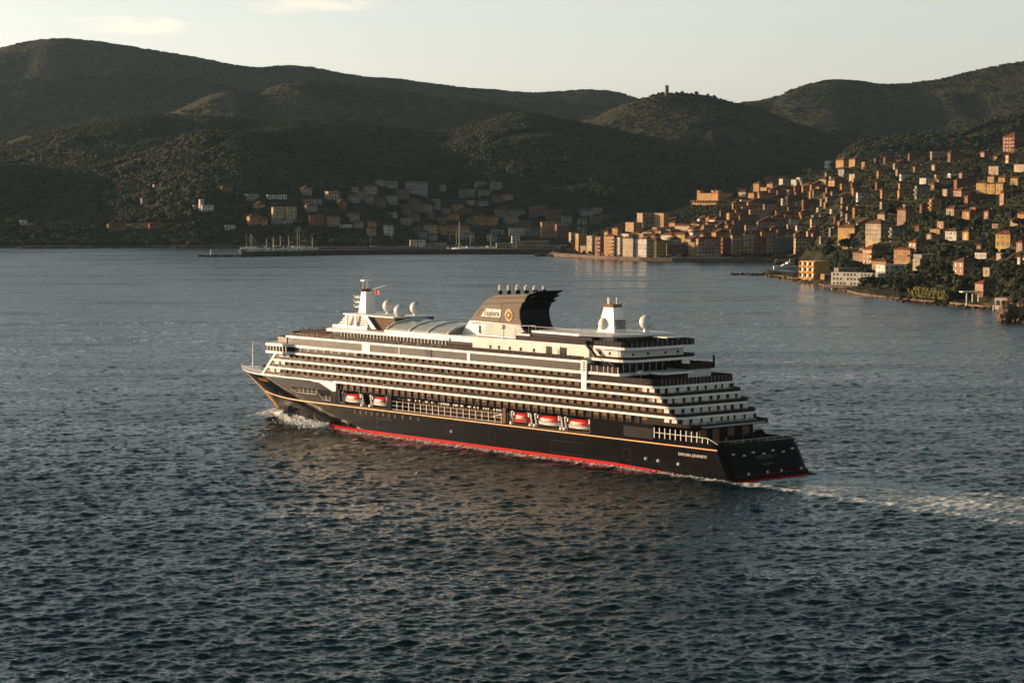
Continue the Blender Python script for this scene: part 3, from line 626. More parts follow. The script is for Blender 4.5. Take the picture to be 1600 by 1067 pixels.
mb.box(183.4, 185.4, -1.4, 1.4, 48.0, 48.4); mb.tube((183, 0, 44.8), (176.5, -2.5, 46.8), .22, .1); mb.tube((184, 0, 48.4), (184, 0, 51.5), .1, .04, 4); mb.tube((185, .7, 48.4), (185, .7, 50.2), .08, .04, 4)
mb.build('mast_head', M['white'], rm)
MB().tube((179.6, 0, 37.4), (179.6, 0, 45.8), .1, .07, 4).build('halyard', M['white'], rm)
mb = MB(); vs = []; fs = []
for i in range(7):
    for j in range(2): vs.append((179.5 - i * .42, .15 * math.sin(i * 1.4), 43.7 + j * 1.5 + .12 * math.sin(i)))
for i in range(6): fs.append((2*i, 2*i+2, 2*i+3, 2*i+1))
MB().add(vs, fs).build('flag', M['flag'], rm, fix=False)
# radomes
def radome(x, y, z, r, zb):
    d_ = MB().lathe([(r * math.cos(R(a)) + .001, r * math.sin(R(a))) for a in range(-72, 91, 12)], 20, (x, y, z)).build('radome', M['dome'], ship, smooth=True)
    MB().lathe([(r * .55, 0), (r * .42, (z - r * .93) - zb)], 10, (x, y, zb)).build('pedestal', M['white'], d_)
radome(175.2, -2.5, 40.0, 2.1, 37.5); radome(160.9, 4.0, 39.3, 2.05, 37.5); radome(162.2, -3.6, 39.9, 2.05, 37.5)
radome(66.7, 1.0, 39.2, 2.15, 36.9); radome(53.5, -3.0, 40.2, 2.15, 37.3)
# sliding glass roof
gr_ = []
prof = [(12.0, 32.8), (11.2, 34.1), (8.6, 35.4), (4.5, 36.3), (0, 36.6), (-4.5, 36.3), (-8.6, 35.4), (-11.2, 34.1), (-12.0, 32.8)]
for (a, b_) in ((127.5, 136.9), (137.3, 146.2), (146.6, 157.8)):
    vs = [(a, p[0], p[1]) for p in prof] + [(b_, p[0], p[1]) for p in prof]; n = len(prof)
    MB().add(vs, [(i, i + 1, n + i + 1, n + i) for i in range(n - 1)] + [tuple(range(n - 1, -1, -1)), tuple(range(n, 2 * n))]).build('glass_roof_panel', M['greyroof'], ship)
for x in (127.2, 137.1, 146.4, 158.0):
    mb = MB()
    for p, q in zip(prof[:-1], prof[1:]): mb.tube((x, p[0], p[1] + .1), (x, q[0], q[1] + .1), .36, n=6)
    mb.build('roof_rib', M['white'], ship)
for s in (1, -1): MB().box(127, 158, *sorted((s*11.6, s*12.6)), 32.8, 33.6).build('roof_edge_beam', M['white'], ship)
mb = MB()
for z in np.arange(33.2, 36, .55): mb.box(126.6, 126.9, -10 + (z - 33) * 1.2, 10 - (z - 33) * 1.2, z, z + .1)
for y in np.arange(-9, 9.1, 1.8): mb.box(126.6, 126.9, y - .06, y + .06, 32.8, 36.3 - abs(y) * .18)
mb.build('gable_glazing_bar', M['steel'], ship)
# white house below the funnel and the aft upper deckhouse
MB().box(73, 126, -13.3, 13.3, 31.9, 33.6).build('funnel_deckhouse', M['white'], ship)
MB().box(74, 113, 13.0, 13.35, 30.0, 33.3).build('house_wall', M['white2'], ship)
mb = MB(); rr = random.Random(3)
for x in (76.5, 70.5): mb.box(x, x + 2.6, 13.3, 13.42, 30.3, 32.6)
for x in (84, 90, 95, 100, 104): mb.box(x, x + 1.0, 13.33, 13.4, 30.6, 31.6)
tag(mb.build('house_window', M['cabin_dark'], ship), kind='stuff')
MB().box(60.5, 74, -12.8, 13.2, 29.56, 33.3).build('aft_house_wall', M['white2'], ship)
MB().prism([(60.5, -13.5), (96, -13.5), (96, 13.5), (60.5, 13.5)], 33.32, 33.75).build('sun_deck', M['white'], ship)
MB().box(60.5, 92, -11.5, 12.0, 33.75, 35.9).build('sun_deck_house', M['cabin_dark'], ship)
MB().wall([(93, 13.2), (62, 13.2)], 33.75, 35.2, .06).build('sun_deck_screen', M['bal'], ship)
MB().box(87.5, 92, 12.0, 12.5, 33.75, 35.6).build('deck_locker', M['white'], ship)
# funnel
fy = 6.0
low = [(127.0, 33.6), (122.7, 38.0), (98.9, 37.6), (95.6, 33.6)]
mb = MB(); mb.xprism(low, -fy - .4, fy + .4); fun = mb.build('funnel', M['white'], ship)
mb = MB()
for i, z in enumerate(np.arange(34.1, 37.7, .62)):
    xl = 127 - (z - 33.6) * .98 - (9 if z < 36.6 else 1.5); xr = 95.4 + (z - 33.6) * .85
    mb.box(xr, xl, fy + .4, fy + .47, z, z + .26)
mb.build('stripe', M['panel'], fun)
MB().box(117.2, 118.3, fy + .4, fy + .48, 34.3, 36.6).build('funnel_door', M['cabin_dark'], fun)
body = [(122.7, 38.0), (120.3, 40.3), (115.2, 44.6), (110.6, 46.3), (95.8, 47.1), (98.6, 44.4), (99.9, 42.0), (99.9, 39.7), (98.9, 37.6)]
MB().xprism(body, -fy, fy).build('funnel_casing', M['fungrey'], fun)
blk = [(101.2, 36.6), (100.6, 39.7), (100.9, 42.0), (99.8, 44.4), (97.4, 46.9), (95.2, 47.15), (98.3, 44.2), (99.5, 42.0), (99.4, 39.7), (98.2, 37.0), (97.6, 36.2)]
MB().xprism(blk[::-1], -fy + .02, fy - .02).build('funnel_black_rear', M['funblk'], fun)
MB().xprism([(99.4, 33.7), (99.4, 36.3), (97.4, 36.3), (95.0, 33.7)][::-1], -fy - .3, fy - .5).build('funnel_foot', M['panel'], fun)
MB().box(80.5, 94.8, -5, 6.6, 33.76, 35.6).build('funnel_base', M['panel'], fun)
for k, (z0_, x0_) in enumerate(((47.0, 96.6), (45.5, 97.9), (44.0, 98.9))):
    mb = MB(); pr_ = [(x0_ + 2, z0_ - .12), (x0_ - 1.2, z0_ - .05), (x0_ - 2.6, z0_ + .3), (x0_ - 4.3, z0_ + 1.0), (x0_ - 4.2, z0_ + 1.1), (x0_ - 2.4, z0_ + .48), (x0_ - 1.0, z0_ + .12), (x0_ + 2, z0_ + .1)]
    mb.xprism(pr_[::-1], -fy + .5 + k * .3, fy - .5 - k * .3); mb.build('smoke_fin', M['funblk'], fun)
for (pa, pb, h_) in (((117.0, 43.3), (97.0, 44.6), .75), ((113.0, 45.2), (96.0, 46.2), .5)):
    MB().xprism([pa, (pb[0], pb[1]), (pb[0] - .3, pb[1] + h_), (pa[0] - 1.0, pa[1] + h_)], fy, fy + .35).build('cap_flange', M['fungrey'], fun)
xf_ = lambda z: np.interp(z, [38.0, 40.3, 44.6], [122.7, 120.3, 115.2])
for i, z in enumerate(np.arange(38.15, 43.4, .52)):
    xe_ = 108.9 - (z - 38) * .22
    segs = [(xe_, xf_(z) + .15)] if (z < 39.3 or z > 42.0) else [(xf_(z) - 1.3, xf_(z) + .15)]
    for (a, b_) in segs: MB().box(a, b_, -fy - .12, fy + .12, z, z + .30).build('louvre', M['louv'], fun)
MB().xprism([(117.9, 39.35), (108.6, 39.25), (108.0, 41.95), (115.4, 42.0)], fy, fy + .1).build('name_board', M['white2'], fun)
cu_t = text('Explora', 2.5, (116.0, fy + .14, 39.85), PX_, UZ, (0, 1, 0), M['text_dk'], sx=.78); cu_t.parent = fun
em = MB()
cx_, cz_ = 104.4, 40.4
for k in range(12):
    a = R(30 * k); em.lathe([(.05, -.12), (.42, -.1), (.42, .06), (.05, .1)], 8, (0, 0, 0)) if False else None
    c_ = (cx_ + 1.55 * math.cos(a), cz_ + 1.55 * math.sin(a) * 1.05)
    em.tube((c_[0], fy, c_[1]), (c_[0], fy + .2, c_[1]), .40, .34, 8)
em.build('emblem_petal', M['gold'], fun)
MB().tube((cx_, fy, cz_), (cx_, fy + .16, cz_), 1.42, 1.38, 24).build('emblem_disc', M['louv'], fun)
em = MB()
for k in range(24):
    a, a2 = R(15 * k), R(15 * k + 15); em.tube((cx_ + 1.12 * math.cos(a), fy + .2, cz_ + 1.12 * math.sin(a)), (cx_ + 1.12 * math.cos(a2), fy + .2, cz_ + 1.12 * math.sin(a2)), .14, n=5)
em.tube((cx_, fy + .1, cz_), (cx_, fy + .32, cz_), .62, .5, 10)
em.build('emblem_ring', M['gold'], fun)
for k in range(9):
    x = 112.3 - k * 2.0; y = (2.8, -2.8)[k % 2]
    zt_ = 46.4 + (112.3 - x) * .045
    p_ = MB().tube((x, y, zt_), (x, y, 49.2), .55, .55, 8).build('exhaust_pipe', M['white2'], fun)
    MB().tube((x, y, zt_ - .1), (x, y, zt_ + 1.1), .62, .62, 8).build('pipe_collar', M['funblk'], p_)
MB().tube((108, 0, 49), (108, 0, 53), .08, .03, 4).build('aerial', M['white'], fun)
MB().tube((99.5, 12.5, 33.7), (99.5, 12.5, 36.6), .22).lathe([(.1, -.7), (.7, -.3), (.7, .3), (.1, .7)], 8, (99.5, 12.5, 37.2)).build('deck_lamp', M['white'], ship)
# canopy deck aft of the funnel and the small stack
MB().prism([(50.5, -12), (54, 10), (64, 14), (86, 13), (86, -13), (58, -13)], 36.3, 36.9).build('canopy_roof', M['white'], ship)
MB().prism([(57, -9), (86, -9), (86, 9), (60, 9)], 33.75, 36.3).build('canopy_house', M['cabin_dark'], ship)
st = MB().prism([(61.6, -2.6), (69, -2.6), (69, 2.2), (61.6, 2.2)], 36.9, 44.2, [(62.8, -1.8), (66.8, -1.8), (66.8, 1.6), (62.8, 1.6)]).build('small_stack', M['white'], ship)
MB().prism([(62.7, -1.9), (66.9, -1.9), (66.9, 1.7), (62.7, 1.7)], 44.2, 45.1).build('stack_collar', M['panel'], st)
for x, y in ((63.6, -.9), (65.0, .8), (66.2, .2)): MB().tube((x, y, 45.0), (x, y, 47.0), .42, .42, 8).build('stack_pipe', M['white2'], st)
mb = MB()
for z in (38.1, 38.8, 39.5, 40.2): mb.box(61.3, 62.4, -2.2, 1.4, z, z + .3)
mb.build('stack_grille', M['cabin_dark'], st)
mb = MB()
for s in (13.2, -12.6):
    for x in np.arange(64, 86, 1.8): mb.tube((x, s, 36.9), (x, s, 38.1), .06, n=4)
    mb.tube((64, s, 38.1), (86, s, 38.1), .06, n=4)
for x, h_ in ((88, 4.2), (91.5, 4.2), (94, 3.2), (85, 4.5), (80, 3), (72, 2.8)): mb.tube((x, 12.4, 36.3 if x < 86 else 33.8), (x, 12.4, 33.8 + h_), .1, n=4)
mb.tube((91.5, 12.4, 38.0), (85, 12.4, 38.3), .08, n=4); mb.tube((94, 12.4, 37.0), (91.5, 12.4, 38.0), .08, n=4)
for x in np.arange(52, 62, 1.2): mb.tube((x, 8, 36.9), (x, 8, 38.4), .05, n=4)
mb.build('sports_deck_rail', M['white'], ship)
# tiered aft decks above the cabins
MB().prism(plan(42.6, 57.5, 14.2, 3.5), 33.2, 33.95).build('deck_band', M['white'], ship)
MB().wall(around(42.8, 57.5, 14.1, 3.5), 33.96, 35.5, .07).build('wind_screen', M['bal'], ship)
mb = MB()
for y in np.arange(-13, 13.1, 2.0): mb.tube((42.75, y, 33.96), (42.75, y, 35.5), .06, n=4)
for x in np.arange(46, 58, 1.6): mb.tube((x, 14.15, 33.96), (x, 14.15, 35.5), .06, n=4)
tag(mb.build('screen_post', M['steel'], ship), kind='stuff')
MB().prism(plan(50, 60, 10.5, 3), 33.96, 36.3).build('observation_house', M['cabin_dark'], ship)
MB().prism([(44, -12.5), (44, -2), (52, -2), (52, -12.5)][::-1], 36.0, 36.3).build('shade_roof', M['white'], ship)
mb = MB()
for (x, y) in ((44.3, -12.2), (44.3, -7), (44.3, -2.3), (48, -2.3)): mb.tube((x, y, 33.96), (x, y, 36.0), .12, n=4)
mb.build('shade_post', M['white'], ship)
MB().prism(plan(46.2, 60.4, 12.6, 2.8), 30.45, 33.2).build('suite_wall', M['panel_w'], ship)
mb = MB()
for y in (9, 3, -4, -9): mb.box(46.1, 46.25, y, y + .8, 31.4, 32.1)
for x in (52, 56): mb.box(x, x + .8, 12.58, 12.66, 31.4, 32.3)
mb.build('suite_window', M['cabin_dark'], ship)
MB().prism(plan(42.5, 60.4, 14.6, 4), 29.75, 30.45).build('deck_band', M['white'], ship)
MB().wall(around(42.7, 57, 14.5, 4), 30.46, 31.2, .07).build('balustrade', M['bal'], ship)
MB().prism(plan(48, 58.3, 13.2, 2), 26.56, 29.75).build('restaurant_glazing', M['cabin_dark'], ship)
mb = MB()
for x in (45.8, 48.2, 50, 51.8, 54.5, 57): mb.box(x, x + .14, 15.4, 15.5, 26.56, 28.4)
for y in np.arange(-12, 12, 2.6): mb.box(47.85, 47.98, y, y + .12, 26.56, 29.75)
mb.build('glazing_mullion', M['white'], ship)
MB().wall([(57.8, 15.45), (46, 15.45)], 26.56, 28.3, .06).build('wind_screen', M['bal'], ship)
MB().prism([(45, -15.8), (58.2, -15.8), (58.2, 15.8), (45, 15.8)], 25.8, 26.56).build('deck_band', M['white'], ship)
MB().prism(plan(48, 58.3, 14.8, .5), 24.0, 25.8).build('lounge_wall', M['cabin_dark'], ship)
for k in range(2): MB().xprism([(57 - k*1.4, 30.6), (56.3 - k*1.4, 30.6), (60.6 - k*1.4, 34.2), (61.4 - k*1.4, 34.2)] if k == 0 else [(47.5, 27.2), (46.9, 26.9), (54, 30.3), (54.6, 30.5)], 13.4 + k * .4, 14.4 + k * .4).build('stairs', M['raildark'], ship)
# pool terrace
MB().prism(plan(33, 46, 11, 2), 24.02, 24.7).build('pool_surround', M['panel2'], ship)
MB().prism([(35.0, -8), (35.0, 1), (43, 1), (43, -8)][::-1], 24.7, 24.9).build('pool', M['greyroof'], ship)
MB().prism(plan(37, 44.5, 6.5, 1.5), 26.3, 26.9).build('pool_bar_roof', M['white'], ship)
MB().prism(plan(38, 44, 5.5, 1), 24.7, 26.3).build('pool_bar', M['cabin_dark'], ship)
MB().prism([(37, -14.5), (37, -4), (47, -4), (47, -14.5)][::-1], 27.3, 27.7).build('terrace_roof', M['cabin_dark'], ship)
MB().wall([(47, -4), (37, -4), (37, -14.4), (47, -14.4)], 27.7, 29.0, .06).build('terrace_glass', M['bal'], ship)
MB().box(38, 47, -14, -4.6, 24.1, 27.3).build('terrace_house', M['panel_w'], ship)
MB().tube((36.9, -14, 27.5), (36.9, -14, 31.0), .35, .3, 6).build('deck_post', M['recess'], ship)
mb = MB()
for y in np.arange(-14.6, 14.7, 1.5): mb.tube((29.5, y, 24.0), (29.5, y, 25.9), .05, n=4)
for x in np.arange(32, 58, 1.5): mb.tube((x, 15.98, 24.0), (x, 15.98, 25.9), .05, n=4)
tag(mb.build('screen_post', M['steel'], ship), kind='stuff')
pu = MB().tube((43.5, 8.8, 24), (43.5, 8.8, 27.0), .1, n=5).lathe([(2.6, 26.3), (1.3, 26.9), (.05, 27.5)], 8, (43.5, 8.8, 0)).build('x', M['white2']); pu.name = 'parasol'
pu.location = (0, 0, 0); pu.matrix_world = ship.matrix_basis
tag(pu, 'white conical parasol on the aft pool terrace of the cruise ship', 'parasol')
# aft mooring deck: rails, furniture
mb = MB()
for x in np.arange(9.5, 30.6, 2.1): mb.box(x - .11, x + .11, 15.85, 16.03, 9.7, 12.6 if x > 13 else 11.2)
mb.tube((13.4, 15.95, 11.2), (30, 15.95, 11.2), .1, n=4); mb.tube((9.5, 15.95, 11.2), (13.4, 15.95, 11.2), .12, n=4); mb.tube((9.5, 15.95, 11.2), (5.8, 15.95, 9.8), .1, n=4)
mb.build('quarter_rail', M['white'], ship)
mb = MB(); pts = around(5.3, 9, 15.7, 3.2)
for a, b_ in zip(pts[:-1], pts[1:]): mb.tube((a[0], a[1], 10.5), (b_[0], b_[1], 10.5), .08, n=4)
for y in np.arange(-12.5, 12.6, 1.05): mb.tube((5.35, y, 9.7), (5.35, y, 10.5), .06 if int(y) % 3 else .12, n=4)
mb.build('stern_rail', M['steel'], ship)
mb = MB(); rr = random.Random(9)
for k in range(16): x, y = rr.uniform(7, 16), rr.uniform(-12, 12); mb.box(x, x + 1.2, y, y + 1.3, 8.7, 9.5); mb.box(x, x + .2, y, y + 1.3, 9.5, 10.1)
for k in range(6): x, y = rr.uniform(7, 15), rr.uniform(-11, 11); mb.lathe([(.4, 8.7), (.1, 9), (1.1, 9.6), (1.2, 10.8), (.2, 11.6)], 7, (x, y, 0))
tag(mb.build('terrace_furniture', M['recess'], ship), kind='stuff')
for y in (9, 4, -2, -8): MB().box(16.9, 17.15, y, y + 2.6, 8.8, 12.6).build('stern_cabin_panel', M['panel'], ship)
# promenade rails, posts and davits amidships
mb = MB()
for x in np.arange(96.5, 150, 3.0): mb.box(x - .08, x + .08, 15.7, 15.9, 8.68, 11.6)
for z in (10.2, 11.5): mb.tube((96, 15.85, z), (150, 15.85, z), .09, n=4)
mb.tube((96, 15.9, 8.9), (150, 15.9, 8.9), .12, n=4)
mb.build('promenade_frame', M['steel'], ship)
mb = MB()
for x in np.arange(97, 150, 1.5): mb.box(x, x + .9, 11.5, 11.6, 9.2, 11.8)
tag(mb.build('promenade_window', M['panel2'], ship), kind='stuff')
mb = MB(); rr = random.Random(2)
for k in range(40): x = rr.uniform(98, 149); mb.box(x, x + .6, 13, 13.6, 11.9, 12.4)
tag(mb.build('ceiling_lamp', M['white2'], ship), kind='stuff')
BOATS = [(171.9, 9.8), (157.4, 8.6), (88.2, 7.6), (76.1, 10.6), (62.9, 10.6)]
for (x, L_) in BOATS:
    for s in (-1, 1):
        xx = x + s * (L_ / 2 + .55)
        d_ = MB().box(xx - .3, xx + .3, 14.2, 15.7, 8.7, 9.5).tube((xx, 14.6, 9.4), (xx, 15.2, 12.4), .28, .25, 6).tube((xx, 15.2, 12.4), (xx - s * 1.2, 15.6, 12.6), .22, .2, 6).build('davit', M['white'], ship)
MB().tube((95, 15.6, 13.0), (95, 15.6, 9), .2, n=5).tube((95, 15.6, 11.6), (100.5, 15.7, 10.4), .22, .16, 5).build('rescue_davit', M['white'], ship)
# lifeboats: things of their own hanging in the recess
def lifeboat(x, L_, label, open_=False):
    w = ship_to_world(x, 14.2); t = thing('lifeboat', label, 'lifeboat', (w[0], w[1], 9.3), SHIP_RZ, 'lifeboats slung along the port side')
    n = 11; xs_ = np.linspace(-L_ / 2, L_ / 2, n); bw = [1.62 * (1 - abs(2 * q / L_) ** 3.2) + .05 for q in xs_]; vs = []; k = 5
    for q, b_ in zip(xs_, bw): vs += [(q * .93, 0, .0), (q * .96, b_ * .75, .25), (q, b_, 1.35), (q, -b_, 1.35), (q * .96, -b_ * .75, .25)]
    fs = [(i*k + j, i*k + (j+1) % k, (i+1)*k + (j+1) % k, (i+1)*k + j) for i in range(n - 1) for j in range(k)] + [tuple(range(k)), tuple(range((n-1)*k, n*k))]
    MB().add(vs, fs).build('hull', M['boatred'] if open_ else M['white'], t)
    vs = []
    for q, b_ in zip(xs_ * .95, bw): hh = 1.3 * (1 - abs(2 * q / L_) ** 4) + .2; vs += [(q, b_ * .97, 1.42), (q, b_ * .85, 1.4 + hh * .55), (q, b_ * .35, 1.4 + hh), (q, -b_ * .35, 1.4 + hh), (q, -b_ * .97, 1.42)]
    MB().add(vs, fs).build('canopy', M['boatred'], t)
    mb = MB()
    for q in np.linspace(-L_ * .32, L_ * .32, 6): mb.box(q - .3, q + .3, 1.47, 1.56, 1.62, 1.92)
    mb.build('window', M['cabin_dark'], t)
    mb = MB(); mb.box(-L_ * .46, L_ * .46, 1.58, 1.72, 1.15, 1.36); mb.box(-L_*.4, L_*.4, 1.1, 1.3, .35, .55); mb.build('rubbing_strake', M['text_dk'], t)
    for s in (-1, 1): MB().box(s * L_ * .44 - .2, s * L_ * .44 + .2, -.3, 1.0, 2.0, 3.1).build('hook', M['white'], t)
lifeboat(*BOATS[0], 'red-topped white lifeboat nearest the bow, under the white wedge of the black hull')
lifeboat(*BOATS[1], 'red lifeboat second from the bow, just ahead of the long open promenade')
lifeboat(*BOATS[2], 'small open red rescue boat just aft of the long open promenade', True)
lifeboat(*BOATS[3], 'red-topped white lifeboat between the small rescue boat and the sternmost lifeboat')
lifeboat(*BOATS[4], 'red-topped white lifeboat nearest the stern on the black side')

# white water thrown up at the bow
def spray(n, xa, xb, sp, seed, rmax, zmax):
    mb = MB(); q = random.Random(seed)
    for i in range(n):
        x = xa + (xb - xa) * q.random() ** 1.3; y = float(hb(min(x, 232.5), 0)) + abs(q.gauss(0, sp)) + .2; r = q.uniform(.12, rmax) ; w = ship_to_world(x, y); z = q.uniform(.1, zmax) * math.exp(-(y - float(hb(min(x, 232.5), 0))) / 4)
        a = [q.gauss(0, 1) for _ in range(3)]; c = Vector((w[0], w[1], z + .25)); u1 = Vector(a).normalized() * r; u2 = u1.orthogonal().normalized() * r * q.uniform(.5, 1); u3 = u1.cross(u2).normalized() * r * .6
        mb.add([c + u1, c - u1, c + u2, c - u2, c + u3, c - u3], [(0,2,4),(2,1,4),(1,3,4),(3,0,4),(2,0,5),(1,2,5),(3,1,5),(0,3,5)])
    return mb
M['spray'] = mat('spray_white', (0.86, 0.87, 0.86), 0.9, spec=0.2)
tag(spray(3200, 238, 186, 3.6, 1, .62, 2.0).build('bow_spray', M['spray'], None, fix=False), 'white spray and broken foam thrown up along the bow of the ship', None, None, 'stuff')
tag(spray(900, 230, 4, 1.3, 2, .28, .3).build('side_foam', M['spray'], None, fix=False), 'thin line of broken foam along the port waterline', None, None, 'stuff')
# ------------------------------------------------------------------ houses
HC = dict(ochre=(.46,.26,.11), orange=(.46,.25,.11), pink=(.40,.25,.17), cream=(.50,.39,.26), white=(.64,.60,.53), red=(.26,.11,.06), yellow=(.50,.32,.10), brown=(.20,.115,.065), grey=(.27,.26,.24), teal=(.10,.14,.13), beige=(.38,.28,.19))
HM = {k: mat('plaster_' + k, tuple(x * .95 for x in v), 0.9, var=0.28, scale=0.12, spec=0.2) for k, v in HC.items()}
M['tile'] = mat('roof_tile', (0.19, 0.080, 0.045), 0.9, var=0.45, scale=0.35, spec=0.1)
M['tile2'] = mat('old_roof_tile', (0.15, 0.075, 0.045), 0.9, var=0.4, scale=0.35, spec=0.1)
M['slab'] = mat('flat_roof', (0.25, 0.23, 0.20), 0.9, var=0.3, scale=0.2)
M['pane'] = mat('window_dark', (0.022, 0.020, 0.018), 0.3)
M['shut'] = mat('green_shutter', (0.035, 0.045, 0.030), 0.7)
M['stone'] = mat('quay_stone', (0.20, 0.15, 0.11), 0.9, var=0.4, scale=0.3)
HOUSES = []; FOOT = []
def house(reg, u, v, wl, wr, h, colr, a=45, roof='hip', desc=None, floors=None, balc=False, name='house', group=None, win=True, d_over=None, cat='house', lab=None):
    """u, v: the near corner's foot in the 1600 frame; wl / wr: widths in pixels of the left and right visible faces; h: wall height in pixels."""
    a = 38 if a >= 48 else (34 if a >= 34 else a)
    if reg in ('old', 'hill') and 1125 < u < 1475 and 240 < v < 395 and a < 30: a = 11; wr += wl; wl = 1.2   # houses turned so sunlit left faces nearly vanish, darkening this slope
    P = hit(u, v) if d_over is None else np.array([pray(u, v)[0] * d_over, d_over, CAMH + pray(u, v)[2] * d_over])
    s = FPX / P[1]; ar = R(a)
    Dp = max(wl, 1.2) / (s * math.sin(ar)); W = max(wr, 1.2) / (s * math.cos(ar)); Dp = min(max(Dp, 5), 60); W = min(max(W, 5), 80); H = h / s
    e1 = np.array([math.cos(ar), math.sin(ar)]); e2 = np.array([-math.sin(ar), math.cos(ar)])
    c = P[:2] + e1 * W / 2 + e2 * Dp / 2
    t = thing(name, None, cat, (c[0], c[1], P[2]), ar, group)
    HOUSES.append(dict(o=t, reg=reg, u=u + (wr - wl) / 2, v=v, col=colr, roof=roof, h=H, desc=desc, floors=floors, lab=lab, balc=balc))
    FOOT.append((c[0], c[1], W / 2 + 3, Dp / 2 + 3, e1, e2)); RECT.append((u - wl - 2, v - h - 3, u + wr + 2, v + 1))
    w, d = W / 2, Dp / 2
    MB().box(-w, w, -d, d, -9, H).build('wall', HM[colr], t)
    rr = random.Random(int(u * 7 + v * 13)); ov = 0.7
    if roof == 'hip':
        rh = min(w, d) * 0.6; k = min(w, d)
        tp = [(-w + k, -.01 if w >= d else -d + k), (w - k + .02, -.01 if w >= d else -d + k), (w - k + .02, .01 if w >= d else d - k), (-w + k, .01 if w >= d else d - k)]
        MB().prism([(-w - ov, -d - ov), (w + ov, -d - ov), (w + ov, d + ov), (-w - ov, d + ov)], H, H + .25).add([(-w-ov, -d-ov, H+.25), (w+ov, -d-ov, H+.25), (w+ov, d+ov, H+.25), (-w-ov, d+ov, H+.25)] + [(p[0], p[1], H + .25 + rh) for p in tp], [(0,1,5,4),(1,2,6,5),(2,3,7,6),(3,0,4,7),(4,5,6,7)]).build('roof', M['tile' if colr in ('red','orange','pink','white','yellow') else 'tile2'], t)
    elif roof == 'gable':
        rh = w * 0.5
        MB().add([(-w-ov, -d-ov, H), (0, -d-ov, H+rh), (w+ov, -d-ov, H), (-w-ov, d+ov, H), (0, d+ov, H+rh), (w+ov, d+ov, H)], [(0,2,1),(3,4,5),(0,1,4,3),(1,2,5,4),(0,3,5,2)]).build('roof', M['tile2'], t)
    else:
        MB().box(-w - .15, w + .15, -d - .15, d + .15, H, H + .35).build('roof', M['slab'] if roof == 'flat' else HM[colr], t)
    if roof != 'flat' and rr.random() < .6 and H > 5: MB().box(w * .3, w * .3 + .9, -.5, .5, H + .3, H + 1.8 + min(w, d) * .4).build('chimney', M['stone'], t)
    fl = floors or max(1, int(H / 3.3)); fh = H / fl; mb = MB(); ms = MB()
    if win:
        for (half, other, ax) in ((w, d, 0), (d, w, 1)):
            n = max(1, int((2 * half - 1.2) / 3.2)); n = min(n, 14)
            for i in range(n):
                q = -half + (i + .5) * 2 * half / n
                for f in range(fl):
                    z0 = f * fh + fh * .30; z1 = z0 + fh * .46
                    if f == 0 and rr.random() < .5: z0 = .1
                    if rr.random() < .08: continue
                    if ax == 0: mb.box(q - .6, q + .6, -other - .05, -other + .02, z0, z1)
                    else: mb.box(-other - .05, -other + .02, q - .6, q + .6, z0, z1)
                    if rr.random() < .45:
                        for sg in (-1, 1):
                            a0, a1 = sorted((q + sg * .62, q + sg * 1.05))
                            if ax == 0: ms.box(a0, a1, -other - .09, -other + .02, z0, z1)
                            else: ms.box(-other - .09, -other + .02, a0, a1, z0, z1)
        tag(mb.build('window', M['pane'], t, fix=False), kind='stuff')
        if ms.v: tag(ms.build('shutter', M['shut'], t, fix=False), kind='stuff')
    if balc:
        for f in range(1, fl):
            MB().box(-w - 1.5, -w, -d * .85, d * .85, f * fh - .15, f * fh + .9).build('balcony', HM[colr], t, fix=False)
            MB().box(-w * .85, w * .85, -d - 1.4, -d, f * fh - .15, f * fh + .9).build('balcony', HM[colr], t, fix=False)
    return t, w, d, H
RECT = []
